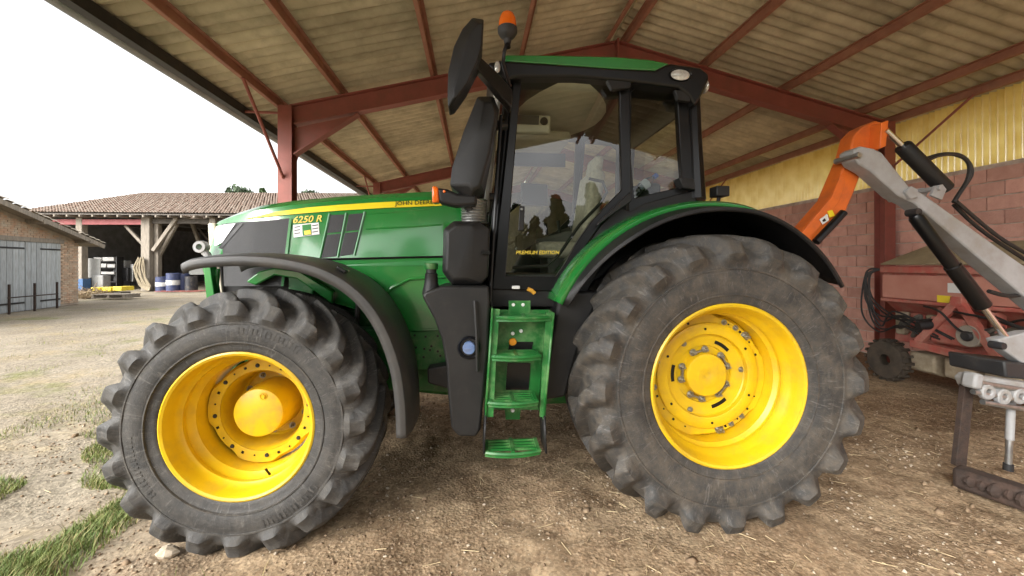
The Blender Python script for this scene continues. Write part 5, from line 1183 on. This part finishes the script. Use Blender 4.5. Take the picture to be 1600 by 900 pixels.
yb('workbench', 'grey topped bench under the barn roof behind the drums', 'bench', 322, 30, [('bench_top', GB, (0, 0, 1.2), (1.9, .8, .5)), ('leg', WOODD, (-.8, 0, .5), (.12, .12, .95)), ('leg', WOODD, (.8, 0, .5), (.12, .12, .95)), ('leg', WOODD, (0, 0, .5), (.12, .12, .95))])
# brush heap, yellow sacks, pallets in front of the barn
pd = 20.5
hb = yard('brush_heap', 'heap of dry brushwood on the yard by the brick store', 'brush heap', UD(145, 0, pd).x, pd)
mb = MB()
for k in range(420):
    a = random.random()*6.28; r = random.random()**.5*1.0; c = Vector((r*math.cos(a)*.85, r*math.sin(a)*.6, .03+random.random()*.5*(1-r*.75))); d = Vector((random.gauss(0, 1), random.gauss(0, 1), random.gauss(0, .35))).normalized()*random.uniform(.15, .45)
    mb.beam(c-d, c+d, .02, .02)
mb.v = [(x, y, max(.0, z)) for x, y, z in mb.v]
mb.build('twigs', M('dry_twig', (.25, .18, .12), .9, col2=(.38, .3, .18), vs=3), hb, True, smooth=0, kind='stuff')
YS_ = M('yellow_plastic', (.78, .60, .05), .5, var=.2)
ys = yard('crate', 'bright yellow plastic crate stacked behind the pallets on the yard', 'crate', UD(172, 0, 21).x, 21.0)
for k in range(3): MB().box((-.4+k*.5, .05*k, .40+.02*k), (.46, .7, .22)).build('tray', YS_, ys, True, bevel=.02)
for k in range(3): MB().box((-.4+k*.5, 0, .14), (.40, .55, .28)).build('support', WOODD, ys, True)
for i, (px, d, lab) in enumerate(((182, 19.8, 'weathered wooden pallet on the ground before the yellow crate'),)):
    t = yard('pallet', lab, 'pallet', UD(px, 0, d).x, d, R_(4))
    for k in range(3): MB().box((-.68+.68*k, 0, .16), (.1, .9, .14)).build('bearer', WOOD, t, True)
    for k in range(5): MB().box((0, -.4+.2*k, .245), (1.55, .12, .025)).build('slat', WOOD, t, True)
    for k in range(3): MB().box((0, -.4+.4*k, .075), (1.55, .1, .03)).build('slat', WOOD, t, True)
# ---------------------------------------------------------------- brick store with blue plank doors
PA = UD(122, 0, 17.3); PB = UD(0, 0, 13.9); dv = Vector((PB.x-PA.x, PB.y-PA.y)); dv.normalize()
wang = math.atan2(dv.y, dv.x)     # local x along the wall towards the viewer, local -y ... outward normal to the right
store = yard('brick_store', 'small brick store with faded blue plank doors and mossy tiled roof', 'shed', PA.x, PA.y, wang)
# local frame: x along the gable wall towards the viewer, y: outward is +y
OLDB = M('old_pale_brick', (.50, .31, .20), .9, col2=(.50, .42, .32), vs=4, rand=.22, bump=.5); RENDER = M('old_render', (.44, .38, .31), .95, col2=(.33, .27, .21), vs=3, bump=.4)
Lw = 9.2; ze2 = 2.72; zr2 = ze2+Lw/2*.25
wl = MB(); wl.add([(0, 0, 0), (Lw, 0, 0), (Lw, 0, ze2), (Lw/2, 0, zr2), (0, 0, ze2)]+[(0, -5, 0), (Lw, -5, 0), (Lw, -5, ze2), (Lw/2, -5, zr2), (0, -5, ze2)], [(0, 1, 2, 3, 4), (9, 8, 7, 6, 5), (0, 5, 6, 1), (1, 6, 7, 2), (4, 9, 5, 0)]); wl = wl.build('wall', RENDER, store, True)
dpx = lambda px: None
# brick pier at the far corner, bricks one by one
OB = MB().box((0, 0, 0), (.245, .03, .066)).mesh('brick', OLDB, 0)
for k in range(33):
    for j in range(4):
        x = .14+j*.262+(k % 2)*.10
        if x > 1.0: continue
        place('brick', OB, wl, True, loc=(x, .012+random.uniform(-.004, .006), .12+k*.078))
mb = MB()
for k in range(16):
    for j in range(28):
        x = 1.2+j*.262+(k % 2)*.12; z = 2.62+k*.078
        if z > ze2+min(x, Lw-x)*.25-.2: continue
        mb.box((x, .012+random.uniform(-.004, .006), z), (.245, .03, .066))
mb.build('brick_rest', OLDB, wl, True, smooth=0, kind='stuff')
BLUEW = M('faded_blue_paint', (.43, .465, .485), .8, col2=(.32, .34, .35), vs=3, stretch=(8, 8, 1), rand=.14, dust=.35, dcol=(.33, .32, .28), ds=3, bump=.4, bs=15)
for (x0, x1) in ((1.02, 2.62), (2.66, 4.3)):
    dr_ = MB().box(((x0+x1)/2, .02, 1.25), (x1-x0, .03, 2.5)).build('door', BLUEW, store, True); nn = 7; w_ = (x1-x0)/nn
    for k in range(nn): MB().box((x0+w_*(k+.5), .045+random.uniform(-.004, .004), 1.26+random.uniform(-.012, .012)), (w_-.018, .025, 2.46)).build('plank', BLUEW, dr_, True)
    for z in (.3, 2.25): MB().box((x0+.5, .066, z), (.95, .012, .06)).build('strap_hinge', DARKM, dr_, True)
MB().box((2.7, .05, 2.58), (3.6, .10, .16)).build('lintel', WOOD, store, True)
# roof: verge runs down to the far eave
def rz_(x): return ze2+min(x, Lw-x)*.25
t1 = tiled_roof((-.75, -5.3, ze2-.16), (Lw/2, -5.3, zr2+.08), (-.75, .55, ze2-.16), (Lw/2, .55, zr2+.08), 28, 16); MOSS = M('mossy_tile', (.33, .27, .20), .95, col2=(.46, .40, .32), vs=2.5, dust=.4, dcol=(.17, .16, .09))
r_ = t1.build('roof', MOSS, store, True, smooth=50)
tiled_roof((Lw+.75, -5.3, ze2-.16), (Lw/2, -5.3, zr2+.08), (Lw+.75, .55, ze2-.16), (Lw/2, .55, zr2+.08), 28, 16).build('roof_slope', MOSS, r_, True, smooth=50)
for (a, b) in (((-.72, ze2-.26), (Lw/2, zr2-.04)), ((Lw/2, zr2-.04), (Lw+.72, ze2-.26))):
    MB().beam((a[0], .5, a[1]), (b[0], .5, b[1]), .05, .17).build('verge_board', WOOD, r_, True)
    MB().beam((a[0], -2.4, a[1]+.02), (b[0], -2.4, b[1]+.02), 5.7, .05).build('roof_boarding', WOOD, r_, True)
for x in (.15, 2.5): MB().box((x, .25, rz_(x)-.12), (.14, .6, .14)).build('purlin_end', WOOD, r_, True)
# rusty railing before the doors
rl = yard('railing', 'low rusty iron railing before the blue plank doors', 'railing', PA.x, PA.y, wang)
for x in (1.9, 2.9, 3.9): MB().box((x, .5, .5), (.05, .05, 1.0)).build('upright', RUST, rl, True)
MB().box((2.9, .5, .55), (2.1, .03, .04)).build('rail', RUST, rl, True)
# ---------------------------------------------------------------- trees beyond the barn and behind the viewer
BARK = M('bark', (.10, .075, .055), .9, bump=.5); LEAF = M('leaf_dark', (.045, .085, .025), .7, col2=(.075, .12, .04), vs=.6); LEAF2 = M('leaf_grey_green', (.075, .11, .06), .75, col2=(.05, .08, .04), vs=.6)
def tree_meshes(h, w_, kind, seed, nleaf=5000):
    rnd = random.Random(seed); tk = MB(); lf = MB()
    tk.tube([(0, 0, 0), (rnd.uniform(-.1, .1), 0, h*.35), (rnd.uniform(-.2, .2), .1, h*.7), (0, 0, h*.95)], [h*.028, h*.02, h*.012, h*.003], 8)
    cl = []
    if kind == 'cone':
        for k in range(46):
            z = h*(.12+.86*(k/46)); r = w_*(1-k/46)**.85*rnd.uniform(.55, 1.05)+.08; a = k*2.4; cl.append((Vector((r*.6*math.cos(a), r*.6*math.sin(a), z)), r*.45+.15))
    else:
        for k in range(26):
            a = rnd.random()*6.28; t = rnd.random(); z = h*(.38+.58*t); r = w_*math.sin(math.pi*(.15+.8*t))*rnd.uniform(.3, 1); c = Vector((r*math.cos(a), r*math.sin(a), z)); cl.append((c, w_*rnd.uniform(.22, .36)))
            tk.tube([(0, 0, z*.65), tuple(c*.6+Vector((0, 0, z*.35))), tuple(c)], [h*.010, h*.006, h*.002], 5)
    for _ in range(nleaf):
        c, r = rnd.choice(cl); d = Vector((rnd.gauss(0, 1), rnd.gauss(0, 1), rnd.gauss(0, .8))).normalized()*r*rnd.random()**.4; p = c+d; s = h*.017*rnd.uniform(.6, 1.4)
        e = Euler((rnd.random()*6, rnd.random()*6, rnd.random()*6)).to_matrix(); lf.add([p+e@Vector(v)*s for v in ((-1, -.6, 0), (1, -.6, 0), (1.1, .6, .2), (-.9, .6, -.2))], [(0, 1, 2, 3)])
    return tk.mesh('trunk', BARK, 60), lf.mesh('crown', LEAF if kind == 'cone' else LEAF2, 0)
TM = {'round': tree_meshes(10, 3.2, 'round', 3), 'round2': tree_meshes(9, 3.0, 'round', 8), 'cone': tree_meshes(13, 3.0, 'cone', 5)}
def tree(kind, loc, sc, label, group=None, rz=0):
    t = thing('conifer' if kind == 'cone' else 'tree', loc, label, 'tree', rz, group); t.scale = (sc, sc, sc)
    place('trunk', TM[kind][0], t, True); place('crown', TM[kind][1], t, True)
def topat(px, py, d, hm, kind, label):
    q = UD(px, py, d); tree(kind, (q.x*CA+q.y*SA, -q.x*SA+q.y*CA, 0), q.z/hm, label, rz=random.random()*6)
topat(374, 285, 52, 10.9, 'round', 'round topped tree rising highest behind the barn ridge left of the red post')
topat(411, 290, 55, 13.2, 'cone', 'small pointed tree behind the barn ridge between the wider crowns')
topat(485, 291, 54, 9.9, 'round2', 'low broad tree crown behind the barn ridge right of the red post')
for k in range(40):
    x = -20+k*2.0+random.uniform(-.6, .6); y = -60+random.uniform(-5, 4); kd = ('cone', 'round', 'cone', 'round2', 'cone')[k % 5]
    tree(kd, (x, y, 0), random.uniform(1.6, 2.25), 'dark conifer of the tree line facing the open end of the shed' if kd == 'cone' else 'leafy tree of the tree line facing the open end of the shed', 'tree line reflected in the cab glass', random.random()*6)
